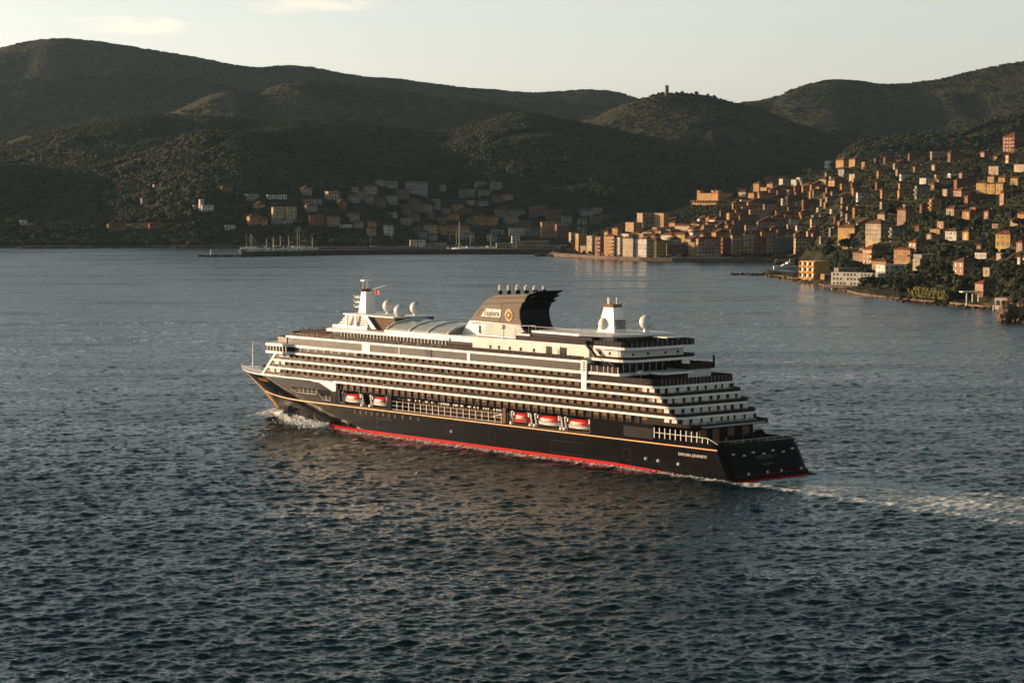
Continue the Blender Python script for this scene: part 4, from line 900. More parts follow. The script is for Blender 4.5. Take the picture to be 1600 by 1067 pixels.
A = [  # waterfront and old town below the fortress
 (904,393,5,12,27,'ochre',35,'flat'),(916,395,9,2,10,'pink',60,'flat'),(925,398,8,4,28,'cream',55,'flat'),(938,401,8,6,30,'red',55,'flat'),(959.5,402,15,2,32,'orange',65,'hip'),
 (968,402,5,5,31,'white',50,'hip'),(989,403,15,1.5,30,'cream',65,'hip'),(1010,404,19,1.5,29,'white',65,'flat'),(1025,404.5,14,14,27,'yellow',55,'hip'),(1042,403,2,29,20,'brown',18,'flat'),
 (1085,402,9,3,22,'yellow',55,'flat'),(1091,404,3,36,30,'pink',16,'hip'),(1129,397,1,14,24,'red',15,'hip'),(1144,398,1,18,29,'beige',15,'hip'),(1163,398,1,18,30,'cream',15,'hip'),(1182,398,1,16,25,'brown',15,'hip'),(1199,398,1,14,26,'beige',15,'hip'),
 (1214,398,1,27,27,'teal',12,'flat'),(1243,398,2,46,25,'cream',14,'hip'),
 (950,372,6,5,9,'orange',50,'hip'),(965,369,8,5,11,'orange',50,'hip'),(990,364,12,14,15,'orange',42,'flat'),(1004,357,8,19,23,'beige',28,'flat'),(1037,358,14,9,24,'ochre',55,'flat'),
 (982,375,10,5,9,'white',55,'flat'),(1000,374,14,3,8,'pink',60,'hip'),(1018,372,14,3,8,'cream',60,'hip'),(1033,369,16,4,7,'orange',60,'hip'),(1050,380,16,10,12,'white',55,'hip'),(1070,381,20,8,14,'yellow',55,'hip'),(1078,364,22,6,10,'cream',58,'hip'),(1056,354,14,10,9,'pink',50,'hip'),
 (1098,370,2,22,14,'pink',20,'hip'),(1120,364,2,17,11,'beige',20,'gable'),(1085,354,8,14,11,'brown',40,'hip'),(1108,353,6,16,12,'red',35,'hip'),(1135,357,3,14,10,'brown',25,'hip'),(1156,353,3,26,15,'brown',20,'hip'),(1184,361,3,32,13,'beige',20,'gable'),(1142,372,2,20,12,'brown',20,'hip'),(1165,373,2,22,10,'brown',20,'hip'),(1190,374,2,20,10,'orange',20,'hip'),(1215,372,2,24,11,'brown',20,'hip'),
 (1172,340,2,36,11,'beige',18,'flat'),(1176,324,2,38,11,'brown',18,'hip'),(1126,342,3,20,11,'brown',20,'hip'),(1150,338,3,18,9,'red',20,'hip'),(1226,350,2,25,13,'ochre',16,'hip'),(1245,364,2,22,10,'white',16,'hip'),(1268,363,2,38,19,'cream',14,'hip'),(1270,377,2,24,10,'beige',16,'hip'),
 (1215,309,3,12,10,'brown',20,'hip'),(1230,322,2,26,13,'brown',16,'hip'),(1255,331,2,22,17,'red',16,'hip'),(1232,336,2,20,10,'brown',18,'hip'),(1278,332,2,12,6,'white',18,'flat'),(1299,334,2,9,6,'white',20,'flat'),(1282,346,2,22,9,'brown',20,'hip'),(1305,350,2,20,10,'brown',20,'hip'),(1316,343,2,13,11,'grey',20,'hip'),
 (1197,290,4,30,12,'red',30,'hip'),(1186,300,8,8,12,'orange',50,'hip'),(1198,306,9,6,12,'orange',52,'flat'),(1207,300,8,5,12,'pink',52,'hip'),(1210,288,10,8,8,'orange',50,'hip'),(1223,288,5,9,8,'white',45,'hip'),(1157,302,4,2,8,'red',55,'flat'),(1165,308,10,6,7,'cream',50,'hip'),(1178,310,8,6,7,'orange',50,'hip'),
 (1233,306,4,3,8,'ochre',55,'flat'),(1244,291,7,3,9,'white',55,'flat'),(1250,284,5,4,6,'white',55,'flat'),(1264,297,10,10,7,'yellow',50,'hip'),(1290,289,9,12,8,'cream',50,'hip'),(1280,303,4,16,10,'red',30,'hip'),(1292,307,3,16,13,'red',20,'hip'),(1150,325,5,10,8,'yellow',45,'hip'),
]
B = [  # right hillside
 (1298,261,8,11,9,'white',40,'flat'),(1318,260,10,14,9,'orange',45,'hip'),(1336,260,8,12,10,'orange',45,'hip'),(1351,264,3,2,10,'orange',50,'flat'),(1262,271,6,6,7,'ochre',45,'flat'),(1368,256,3,12,7,'brown',25,'hip'),(1383,257,3,34,9,'red',18,'hip'),(1421,253,3,28,11,'brown',18,'hip'),(1456,251,3,24,13,'beige',18,'flat'),(1485,254,3,23,14,'brown',18,'hip'),
 (1408,284,4,25,10,'white',22,'hip'),(1370,297,3,18,11,'red',22,'hip'),(1406,297,3,22,9,'pink',20,'hip'),(1432,312,4,18,20,'grey',22,'hip'),(1405,314,3,20,15,'orange',20,'hip'),(1378,311,3,22,13,'ochre',20,'hip'),(1340,321,2,36,19,'white',16,'hip'),(1316,323,2,23,13,'pink',18,'hip'),(1300,311,2,18,10,'grey',18,'hip'),
 (1495,297,3,34,14,'red',18,'hip'),(1503,281,3,22,9,'pink',20,'hip'),(1485,281,3,14,9,'white',20,'flat'),(1585,237,14,30,22,'red',35,'hip'),(1538,248,5,14,9,'pink',35,'hip'),(1558,253,4,9,8,'red',35,'hip'),(1576,255,4,14,12,'ochre',30,'hip'),
 (1540,303,12,8,15,'yellow',55,'gable'),(1554,303,10,6,15,'yellow',55,'gable'),(1567,303,9,6,15,'yellow',55,'gable'),(1553,287,8,8,10,'yellow',52,'gable'),(1570,288,8,8,10,'yellow',52,'gable'),(1590,290,9,10,11,'yellow',52,'gable'),(1560,275,12,26,13,'beige',35,'flat'),(1600,268,12,14,10,'cream',40,'flat'),
 (1459,321,3,50,10,'brown',14,'hip'),(1512,320,3,50,12,'red',14,'hip'),(1455,333,3,11,20,'orange',25,'flat'),(1440,333,3,12,12,'brown',20,'hip'),(1568,320,4,38,17,'pink',20,'hip'),(1524,337,6,18,12,'red',25,'flat'),
 (1408,352,4,6,4,'cream',30,'flat'),(1415,350,11,17,20,'pink',48,'hip'),(1414,329,4,26,8,'grey',20,'flat'),(1382,345,9,6,9,'cream',50,'hip'),(1335,341,2,22,15,'ochre',18,'hip'),(1335,369,22,14,12,'yellow',50,'hip'),(1376,378,20,18,27,'cream',50,'hip'),(1393,377,1,18,20,'grey',20,'hip'),(1312,368,3,22,12,'brown',22,'flat'),
 (1474,357,8,8,10,'orange',45,'flat'),(1468,366,12,10,7,'yellow',52,'flat'),(1494,377,14,11,14,'white',50,'hip'),(1513,376,7,18,13,'yellow',30,'hip'),(1541,368,2,2,4,'white',45,'flat'),(1560,356,8,5,5,'pink',50,'flat'),(1578,386,18,17,18,'yellow',50,'hip'),(1597,393,7,12,12,'pink',45,'hip'),
 (1348,409,13,6,13,'pink',60,'hip'),(1362,413,11,36,22,'orange',28,'hip'),(1422,410,21,4,19,'orange',62,'hip'),(1431,398,9,24,17,'pink',30,'hip'),(1440,412,9,34,13,'grey',22,'flat'),(1384,424,18,10,14,'yellow',52,'hip'),(1383,431,10,44,16,'white',18,'flat'),(1437,421,9,3,15,'cream',62,'flat'),
 (1310,433,5,38,13,'grey',20,'flat'),(1310,447,10,8,10,'cream',50,'flat'),(1505,430,12,24,20,'pink',30,'hip'),(1541,405,14,20,8,'white',38,'flat'),(1546,432,8,5,12,'cream',55,'flat'),(1600,412,8,12,9,'white',45,'hip'),
 (1600,343,8,10,8,'orange',45,'hip'),(1590,352,9,8,7,'beige',45,'hip'),(1565,404,6,12,7,'cream',40,'flat'),(1455,375,6,9,7,'beige',40,'hip'),(1533,390,5,8,6,'brown',35,'hip'),(1436,362,5,8,7,'brown',35,'hip'),(1350,395,6,8,7,'beige',45,'hip'),(1325,388,7,6,7,'orange',50,'hip'),
]
Dl = [  # far harbour town under the big hills
 (615,341,13,2,8,'cream',60,'flat'),(601,368,2,14,15,'white',20,'hip'),(628,352,3,15,10,'grey',25,'flat'),(664,364,3,19,11,'cream',20,'hip'),(687,366,3,46,12,'ochre',14,'hip'),(742,353,3,20,14,'ochre',18,'hip'),(762,353,3,16,13,'ochre',18,'hip'),(700,345,3,18,10,'orange',18,'hip'),(720,340,3,18,12,'brown',18,'hip'),
 (796,370,2,24,13,'white',14,'flat'),(821,370,2,23,13,'grey',14,'hip'),(847,372,3,22,24,'ochre',16,'flat'),(870,374,3,20,22,'brown',16,'flat'),(830,343,3,24,18,'brown',16,'flat'),(856,345,3,22,16,'brown',16,'flat'),(880,350,3,14,11,'grey',16,'flat'),(775,341,3,22,13,'grey',16,'hip'),(799,342,3,22,12,'grey',16,'hip'),
 (743,300,2,17,14,'grey',18,'flat'),(768,303,2,17,18,'grey',18,'flat'),(748,310,2,17,12,'grey',18,'flat'),(718,311,2,11,14,'grey',18,'flat'),(730,312,2,12,15,'grey',18,'flat'),(747,324,2,16,9,'grey',18,'flat'),(730,321,2,12,7,'cream',18,'flat'),(786,314,4,16,8,'pink',30,'hip'),(770,318,3,14,9,'brown',20,'hip'),
 (634,298,2,34,13,'grey',16,'flat'),(601,291,2,20,7,'grey',16,'flat'),(688,300,2,9,9,'grey',30,'hip'),(676,325,2,12,13,'grey',18,'flat'),(645,329,2,14,11,'brown',18,'hip'),(660,332,2,15,11,'grey',18,'hip'),(707,331,2,18,10,'orange',18,'hip'),(640,320,3,12,8,'brown',20,'hip'),(690,334,3,14,8,'grey',18,'hip'),
 (640,345,3,16,9,'brown',18,'hip'),(810,356,3,20,9,'brown',18,'flat'),(905,352,3,12,9,'grey',18,'flat'),(925,350,3,14,10,'brown',18,'flat'),(905,366,3,12,10,'grey',18,'flat'),(770,368,3,18,8,'grey',18,'flat'),(860,357,3,18,9,'grey',18,'hip'),(648,366,3,12,8,'brown',18,'hip'),(730,350,3,10,8,'grey',18,'hip'),(940,344,3,12,8,'brown',18,'flat'),(892,380,3,12,16,'cream',18,'flat'),
]
El = [  # wooded shore on the left
 (316,331,5,17,10,'white',25,'flat'),(313,330,3,5,17,'white',30,'flat'),(390,353,6,20,14,'orange',25,'hip'),(410,353,4,8,10,'orange',25,'hip'),(427,345,4,17,20,'cream',20,'flat'),(448,345,3,15,20,'cream',20,'flat'),(424,352,3,40,6,'grey',14,'flat'),(484,355,2,23,15,'red',18,'hip'),(512,354,2,19,14,'pink',18,'hip'),(554,357,2,14,9,'beige',18,'hip'),(576,358,2,12,9,'ochre',18,'hip'),
 (352,361,3,15,8,'white',25,'flat'),(418,312,3,29,6,'white',18,'flat'),(474,320,3,28,7,'grey',18,'flat'),(548,299,2,12,6,'beige',25,'hip'),(546,316,3,16,9,'grey',20,'hip'),(560,312,3,14,10,'grey',20,'hip'),(588,289,3,12,6,'grey',25,'hip'),(347,302,4,16,9,'brown',25,'hip'),(170,364,5,26,12,'brown',25,'hip'),(234,361,4,22,9,'red',22,'hip'),(241,293,4,18,4,'beige',25,'flat'),(222,320,5,18,9,'grey',25,'hip'),(33,352,5,9,7,'white',30,'flat'),(532,357,2,18,5,'white',18,'flat'),(303,327,2,7,6,'grey',25,'flat')
]
for reg, lst in (('old', A), ('hill', B), ('far', Dl), ('shore', El)):
    for q in lst:
        nm = 'apartment_block' if (q[3] + q[2] > 30 and q[4] > 16) or (reg == 'far' and q[4] > 13) else 'house'
        house(reg, *q, name=nm, cat='apartment block' if nm != 'house' else 'house', balc=(q[5] in ('orange', 'red', 'grey') and q[4] >= 18), group={'old': 'houses of the old harbour town', 'hill': 'houses on the right hillside', 'far': 'buildings of the far harbour town', 'shore': 'houses on the wooded left shore'}[reg])
# more old-town houses filling the slope between the listed ones
rr = random.Random(21); cand = 0
def overlaps(x0, y0, x1, y1, k=0.35):
    for (a, b, c, d) in RECT:
        ix = min(x1, c) - max(x0, a); iy = min(y1, d) - max(y0, b)
        if ix > 0 and iy > 0 and ix * iy > k * min((x1 - x0) * (y1 - y0), (c - a) * (d - b)): return True
    return False
while cand < 2500 and len(HOUSES) < 350:
    cand += 1
    big = False
    if rr.random() < 0.72: u = rr.uniform(1000, 1340); lo, hi = np.interp(u, [1000, 1100, 1200, 1340], [372, 345, 300, 270]), 392; rg = 'old'; big = True
    elif rr.random() < .35: u = rr.uniform(1340, 1600); lo, hi = 262, 345; rg = 'hill'
    elif rr.random() < .7: u = rr.uniform(640, 930); lo, hi = 335, 378; rg = 'far'
    else: u = rr.uniform(380, 640); lo, hi = 300, 372; rg = 'shore'
    v = rr.uniform(lo, hi)
    if 1140 < u < 1330 and v > 300: a_ = 12
    else: a_ = rr.choice([18, 25, 40])
    wl = rr.uniform(3, 9); wr_ = rr.uniform(10, 24 if big else 18); h_ = rr.uniform(8, 12)
    if overlaps(u - wl, v - h_, u + wr_, v, .6 if big else .3): continue
    c_ = rr.choice(['brown', 'beige', 'ochre', 'cream', 'orange', 'pink', 'red', 'grey', 'white'] if rg in ('old', 'hill') else ['brown', 'grey', 'beige', 'grey'])
    house(rg, u, v, wl, wr_, h_, c_, a_, rr.choice(['hip', 'hip', 'gable', 'flat']), group={'old': 'houses of the old harbour town', 'hill': 'houses on the right hillside', 'far': 'buildings of the far harbour town', 'shore': 'houses on the wooded left shore'}[rg])
# special buildings ---------------------------------------------------
def special(t): HOUSES.remove([h for h in HOUSES if h['o'] == t][0])
# ochre hotel with a grid of loggias on the rocky point
t, w, d, H = house('x', 1273, 436, 20, 26, 27, 'yellow', 45, 'flat', floors=3, name='hotel', cat='hotel', win=False); special(t)
tag(t, 'flat-roofed ochre hotel with a three by three grid of loggias on the rocky point')
M['ochrewall'] = mat('ochre_render', (0.52, 0.27, 0.07), 0.85, var=0.15, scale=0.2)
t.children[0].data.materials[0] = M['ochrewall']
for i in range(3):
    for f in range(3):
        y0 = d - (i + .12) * 2 * d / 3; y1 = d - (i + .88) * 2 * d / 3; z0 = f * H / 3 + .5; z1 = (f + 1) * H / 3 - .7
        l_ = MB().box(-w - .1, -w + .02, y1, y0, z0, z1).build('loggia', M['pane'], t); MB().box(-w - 1.3, -w - .1, y1 - .2, y0 + .2, z0 - .2, z0 + .9).build('parapet', M['ochrewall'], l_)
        for y in (y0 + .1, y1 - .5): MB().box(-w - 1.2, -w, y, y + .4, z0, z1 + .3).build('pier', M['ochrewall'], l_)
for q in (-.5, .1, .6): MB().box(w * q, w * q + 1.0, -d - .06, -d, 2, 4).build('window', M['pane'], t)
house('hill', 1288, 437, 4, 14, 8, 'orange', 30, 'flat')
# long white hotel by the water
t, w, d, H = house('x', 1318, 450, 5, 82, 21, 'white', 12, 'flat', floors=3, name='hotel', cat='hotel', win=False); special(t)
M['brightwhite'] = mat('white_render', (0.74, 0.70, 0.62), 0.8, var=0.12, scale=0.15); t.children[0].data.materials[0] = M['brightwhite']
tag(t, 'long white three-storey hotel at the water edge behind an umbrella pine')
t.rotation_euler.z = R(-38); t.location.x -= 6
for f in range(3):
    for i in range(13):
        if (i + f) % 5 == 4: continue
        x = -w + (i + .6) * 2 * w / 13.4; MB().box(x, x + 1.5, -d - .06, -d, f * H / 3 + 1.6, f * H / 3 + 3.2).build('window', M['pane'], t)
MB().box(-w - 3, w + 1, -d - 5, -d, -1, 1.2).build('terrace', M['stone'], t)
# fortress
M['fort'] = mat('fortress_stone', (0.36, 0.22, 0.12), 0.95, var=0.35, scale=0.15)
t, w, d, H = house('x', 1122, 318, 30, 24, 15, 'ochre', 52, 'top', name='fortress', cat='fortress', win=False, floors=2); special(t)
t.children[0].data.materials[0] = M['fort']; tag(t, 'square ochre stone fortress with low corner turrets above the old town')
for (x, y) in ((-w + 2.5, -d + 2.5), (-w + 2.5, d - 2.5), (-w * .1, 0)): MB().box(x - 2.6, x + 2.6, y - 2.6, y + 2.6, H + .35, H + 3.6).build('turret', M['fort'], t)
for y in (-d * .5, 0, d * .5): MB().box(-w - .08, -w, y - .7, y + .7, 3, 6).build('embrasure', M['pane'], t)
t2 = MB().prism([(-w - 9, -d - 6), (w * .7, -d - 6), (w * .7, d + 3), (-w - 9, d + 3)], -12, 3, [(-w - 6, -d - 4), (w * .7, -d - 4), (w * .7, d + 1), (-w - 6, d + 1)]).build('bastion', M['fort'], t)
for y in np.linspace(-d - 3, d, 9): MB().box(-w - 9.2, -w - 6.3, y, y + .9, 0.6, 3.4).build('buttress', M['fort'], t)
MB().tube((w * .2, 0, H), (w * .2, 0, H + 6), .25, n=5).build('flagpole', M['white2'], t)
# church with gable front and spire
t, w, d, H = house('x', 1096, 372, 14, 6, 11, 'yellow', 62, 'gable', name='church', cat='church', floors=1, win=False); special(t)
tag(t, 'small yellow gabled church with a slender pointed bell tower behind the waterfront')
mb = MB().box(w - 2.2, w, -d, -d + 2.2, 0, H + 6); mb.lathe([(1.7, 0), (.08, 6)], 4, (w - 1.1, -d + 1.1, H + 6)); mb.build('bell_tower', HM['yellow'], t)
MB().box(-w - .06, -w, -.8, .8, 0, 3).build('door', M['pane'], t)
# ruined watch tower on the wooded summit
P = hit(1042, 149.5, 3000); s = FPX / P[1]
M['towerstone'] = mat('tower_stone', (0.10, 0.085, 0.07), 0.95, var=0.3, scale=0.15)
t = thing('watch_tower', 'lone square stone tower standing on the wooded summit against the sky', 'tower', (P[0], P[1], P[2] - 3), .3)
h_ = 14 / s + 3; w = 2.5 / s
MB().prism([(-w, -w), (w, -w), (w, w), (-w, w)], 0, h_, [(-w*.85, -w*.85), (w*.85, -w*.85), (w*.85, w*.85), (-w*.85, w*.85)]).build('tower_shaft', M['towerstone'], t)
for x in (-.6, .1, .6): MB().box(x * w - 1.2, x * w + 1.0, -w * .8, w * .8, h_, h_ + 1.4).build('merlon', M['towerstone'], t)
# villa at the right with a red base and a white pergola, and the arcaded villa
t, w, d, H = house('x', 1536, 466, 9, 24, 20, 'pink', 24, 'hip', name='villa', cat='villa', floors=2); special(t)
MB().box(-w - .06, w + .02, -d - .06, d, -3, H * .42).build('plinth', HM['red'], t); tag(t, 'small pale villa with a dark red lower storey near the shore path')
P = hit(1515, 475); t = thing('pergola', 'white flat-topped pergola on slim posts beside the red-based villa', 'pergola', P, .2, None); MB().box(-6, 7, -3, 3, 6, 6.7).build('roof', M['brightwhite'], t)
for x in (-3, 1, 5): MB().box(x - .35, x + .35, -2.8, -2.1, -3, 6).build('post', M['brightwhite'], t)
t, w, d, H = house('x', 1562, 483, 3, 34, 13, 'white', 8, 'flat', name='villa', cat='villa', floors=1, win=False); special(t)
t.rotation_euler.z = R(-40); tag(t, 'low white villa with arched openings above the rocks at the right edge')
for i in range(4):
    x = -w + (i + .25) * w / 2; MB().add([(x, -d - .05, .5)] + [(x + 1.4 - 1.4 * math.cos(R(k)), -d - .05, 2.6 + 1.4 * math.sin(R(k))) for k in range(0, 181, 30)] + [(x + 2.8, -d - .05, .5)], [tuple(range(9))]).build('arched_opening', M['pane'], t, fix=False)
    MB().box(x - .6, x - .1, -d - 3, -d - 2.5, -5, 1).build('pillar', M['brightwhite'], t)
# ------------------------------------------------------------------ labels that single each house out: row and place in the row
ORD = 'first second third fourth fifth sixth seventh eighth ninth tenth eleventh twelfth thirteenth fourteenth fifteenth sixteenth seventeenth eighteenth nineteenth twentieth'.split()
def ordn(i): return ORD[i] if i < 20 else ('twenty-' + ORD[i - 20] if i < 29 else 'thirty-' + ORD[i - 30] if i >= 30 else 'thirtieth')
ROOF = dict(hip='tile-roofed', gable='gabled', flat='flat-roofed', top='flat-topped')
PLACE = dict(old='the old town', hill='the right hillside', far='the far harbour', shore='the left shore')
for reg in PLACE:
    L = sorted([h for h in HOUSES if h['reg'] == reg], key=lambda h: -h['v']); nrow = max(1, math.ceil(len(L) / 13)); per = math.ceil(len(L) / nrow)
    for r in range(nrow):
        row = sorted(L[r * per:(r + 1) * per], key=lambda h: h['u'])
        rn = 'lowest' if r == 0 else ('topmost' if r == nrow - 1 else ORD[r] + ' lowest')
        for i, h in enumerate(row):
            fl = h['floors'] or max(1, int(h['h'] / 3.3)); sz = 'low' if fl <= 1 else ('two-storey' if fl == 2 else 'three-storey' if fl == 3 else 'tall')
            h['o']['label'] = f"{sz} {ROOF[h['roof']]} {h['col']} {'building' if 'apart' in h['o'].name else 'house'}, {ordn(i)} from left in {rn} row of {PLACE[reg]}"
# ------------------------------------------------------------------ trees
def foliage_mat(name, c0, c1, c2):
    m = bpy.data.materials.new(name); m.use_nodes = True; nt = m.node_tree; b = nt.nodes['Principled BSDF']
    b.inputs['Roughness'].default_value = 0.85; b.inputs['Specular IOR Level'].default_value = 0.15
    oi = N(nt.nodes, 'ShaderNodeObjectInfo'); g = N(nt.nodes, 'ShaderNodeNewGeometry'); no = N(nt.nodes, 'ShaderNodeTexNoise'); no.inputs['Scale'].default_value = 0.35; no.inputs['Detail'].default_value = 5
    nt.links.new(g.outputs['Position'], no.inputs['Vector'])
    a = N(nt.nodes, 'ShaderNodeMath', operation='MULTIPLY_ADD'); a.inputs[1].default_value = 0.55; nt.links.new(oi.outputs['Random'], a.inputs[0])
    s2 = N(nt.nodes, 'ShaderNodeMath', operation='MULTIPLY'); s2.inputs[1].default_value = 0.5; nt.links.new(no.outputs['Fac'], s2.inputs[0]); nt.links.new(s2.outputs[0], a.inputs[2])
    r = N(nt.nodes, 'ShaderNodeValToRGB'); e = r.color_ramp.elements; e[0].position = .2; e[0].color = (*c0, 1); e[1].position = .85; e[1].color = (*c2, 1); x = e.new(.55); x.color = (*c1, 1)
    nt.links.new(a.outputs[0], r.inputs[0]); nt.links.new(r.outputs[0], b.inputs['Base Color']); return m
M['leaf'] = foliage_mat('leaves', (0.008, 0.015, 0.007), (0.018, 0.026, 0.011), (0.050, 0.050, 0.019))
M['leafpine'] = foliage_mat('pine_needles', (0.010, 0.018, 0.008), (0.018, 0.028, 0.011), (0.034, 0.042, 0.016))
M['bark'] = mat('bark', (0.10, 0.065, 0.04), 0.95, var=0.3, scale=2)
def blob(mb, c, r, seed, sub=2, fl=1.0):
    bm = bmesh.new(); bmesh.ops.create_icosphere(bm, subdivisions=sub, radius=1.0); q = random.Random(seed); ph = [q.uniform(0, 6) for _ in range(6)]
    vs = []
    for v in bm.verts:
        n = v.co; k = 1 + .16 * math.sin(5 * n.x + ph[0]) * math.sin(4 * n.y + ph[1]) + .14 * math.sin(7 * n.z + 3 * n.x + ph[2]) + q.uniform(-.10, .10)
        vs.append((c[0] + n.x * r * k, c[1] + n.y * r * k, c[2] + n.z * r * k * fl))
    bm.verts.index_update(); mb.add(vs, [tuple(v.index for v in f.verts) for f in bm.faces]); bm.free()
def leaves(mb, c, r, fl, n, s, q):
    for _ in range(n):
        a, z = q.uniform(0, 6.283), q.uniform(-.75, 1); k = math.sqrt(max(0, 1 - z * z)); rr_ = r * q.uniform(.86, 1.12)
        p = Vector((c[0] + k * math.cos(a) * rr_, c[1] + k * math.sin(a) * rr_, c[2] + z * rr_ * fl))
        u_ = Vector((q.uniform(-1, 1), q.uniform(-1, 1), q.uniform(-1, 1))).normalized() * s; w_ = u_.orthogonal().normalized() * s * q.uniform(.5, 1)
        mb.add([p - u_, p + w_, p + u_, p - w_], [(0, 1, 2, 3)])
def crown(kind, seed):
    q = random.Random(seed); mb = MB()
    if kind == 'round':
        for i in range(7): a = q.uniform(0, 6.28); c = (q.uniform(.1, .55) * math.cos(a), q.uniform(.1, .55) * math.sin(a), q.uniform(.75, 1.35)); r = q.uniform(.34, .52); blob(mb, c, r, seed * 9 + i, 2, .85); leaves(mb, c, r, .85, 70, .085, q)
    elif kind == 'pine':
        for i in range(9): a = q.uniform(0, 6.28); d = q.uniform(.1, .85); c = (d * math.cos(a), d * math.sin(a), 1.75 + q.uniform(-.06, .1) - d * .12); r = q.uniform(.30, .45); blob(mb, c, r, seed * 9 + i, 2, .5); leaves(mb, c, r, .5, 55, .08, q)
    elif kind == 'cypress':
        for i in range(7): z = .35 + i * .42; blob(mb, (q.uniform(-.03, .03), q.uniform(-.03, .03), z), .34 * (1 - i * .095), seed * 9 + i, 2, 1.2); leaves(mb, (0, 0, z), .34 * (1 - i * .095), 1.2, 40, .07, q)
    elif kind == 'bush':
        for i in range(4): a = q.uniform(0, 6.28); c = (.4 * math.cos(a), .4 * math.sin(a), .3); blob(mb, c, q.uniform(.35, .5), seed * 9 + i, 2, .8); leaves(mb, c, .45, .8, 60, .09, q)
    return mb.mesh('crown', M['leafpine'] if kind in ('pine', 'cypress') else M['leaf'])
def trunk(kind, seed):
    mb = MB(); q = random.Random(seed); h = {'round': .7, 'pine': 1.7, 'cypress': .3, 'bush': .2}[kind]
    mb.tube((0, 0, -.5), (.03, 0, h), .075, .045, 6)
    for i in range(4):
        if kind in ('round', 'pine'): a = 1.57 * i + q.random(); mb.tube((.03, 0, h - .1), (.45 * math.cos(a), .45 * math.sin(a), h + .22), .04, .02, 5)
    return mb.mesh('trunk', M['bark'])
KINDS = {k: [(crown(k, s), trunk(k, s)) for s in range(10 * i + 1, 10 * i + (5 if k != 'cypress' else 3))] for i, k in enumerate(('round', 'pine', 'cypress', 'bush'))}
TREEC = [0]
def tree(kind, P, r, label, group, rz=None, name=None):
    q = random.Random(int(P[0] * 3 + P[1])); c, tr = q.choice(KINDS[kind]); nm = name or {'round': 'broadleaf_tree', 'pine': 'umbrella_pine', 'cypress': 'cypress_tree', 'bush': 'shrub'}[kind]
    t = thing(nm, label, {'round': 'tree', 'pine': 'tree', 'cypress': 'tree', 'bush': 'shrub'}[kind], P, q.uniform(0, 6.28), group); t.scale = (r, r, r * q.uniform(.85, 1.15))
    link('crown', c, t); link('trunk', tr, t); TREEC[0] += 1; return t
RA = np.array(RECT)
def rect_cover(u0, v0, u1, v1):                                    # share of a crown's picture box that lies over some house
    ix = np.clip(np.minimum(u1[:, None], RA[:, 2]) - np.maximum(u0[:, None], RA[:, 0]), 0, None); iy = np.clip(np.minimum(v1[:, None], RA[:, 3]) - np.maximum(v0[:, None], RA[:, 1]), 0, None)
    iy = iy * (RA[:, 3] <= v1[:, None] + 1.5)                       # only houses standing behind the tree count
    return (ix * iy).sum(1) / ((u1 - u0) * (v1 - v0))
FT = [(f[0], f[1], f[2], f[3], *f[4], *f[5]) for f in FOOT]; FT = np.array(FT)
def in_foot(X, Y, pad=0):
    o = np.zeros(len(X), bool)
    for f in FT:
        dx, dy = X - f[0], Y - f[1]; o |= (np.abs(dx * f[4] + dy * f[5]) < f[2] + pad) & (np.abs(dx * f[6] + dy * f[7]) < f[3] + pad)
    return o
def uv(X, Y, Z):
    c, q = math.cos(PITCH), math.sin(PITCH); z = Z - CAMH; d = Y * c - z * q; return CX + FPX * X / d, CY - FPX * (z * c + Y * q) / d
# single trees placed where the photograph shows one
for (u, v, kind, rpx, lab) in (
    (1356, 458, 'pine', 11, 'dark umbrella pine standing in front of the long white hotel'),
    (1368, 233, 'pine', 9, 'broad dark umbrella pine on the ridge, leftmost of three'), (1486, 233, 'pine', 11, 'umbrella pine on the ridge skyline, left of the pair'), (1510, 232, 'pine', 10, 'umbrella pine on the ridge skyline, middle of the three near the red block'), (1526, 231, 'pine', 10, 'umbrella pine on the ridge skyline nearest the red block'),
    (1350, 238, 'pine', 8, 'small umbrella pine above the orange houses at the ridge end'), (1290, 430, 'round', 9, 'dense round tree right behind the ochre hotel'), (1245, 421, 'round', 9, 'round tree left of the ochre hotel behind the rocks'),
    (1296, 405, 'round', 15, 'large dark tree on the slope above the ochre hotel'), (1390, 345, 'round', 13, 'golden green tree beside the small cream house on the hillside'), (1445, 425, 'round', 11, 'dark round tree right of the white house above the hedge'),
    (1470, 432, 'round', 12, 'round tree above the left end of the long clipped hedge'), (1500, 462, 'round', 16, 'large dark tree at the right end of the long hedge'), (1590, 462, 'round', 14, 'dark spreading tree beside the arcaded white villa'), (1320, 392, 'round', 14, 'leafy tree below the ochre house near the hillside foot'),
    (1595, 372, 'pine', 16, 'large umbrella pine on the right edge of the hillside')):
    P = hit(u, v); tree(kind, P, rpx / (FPX / P[1]) * (.9 if kind == 'pine' else 1.0), lab, None)
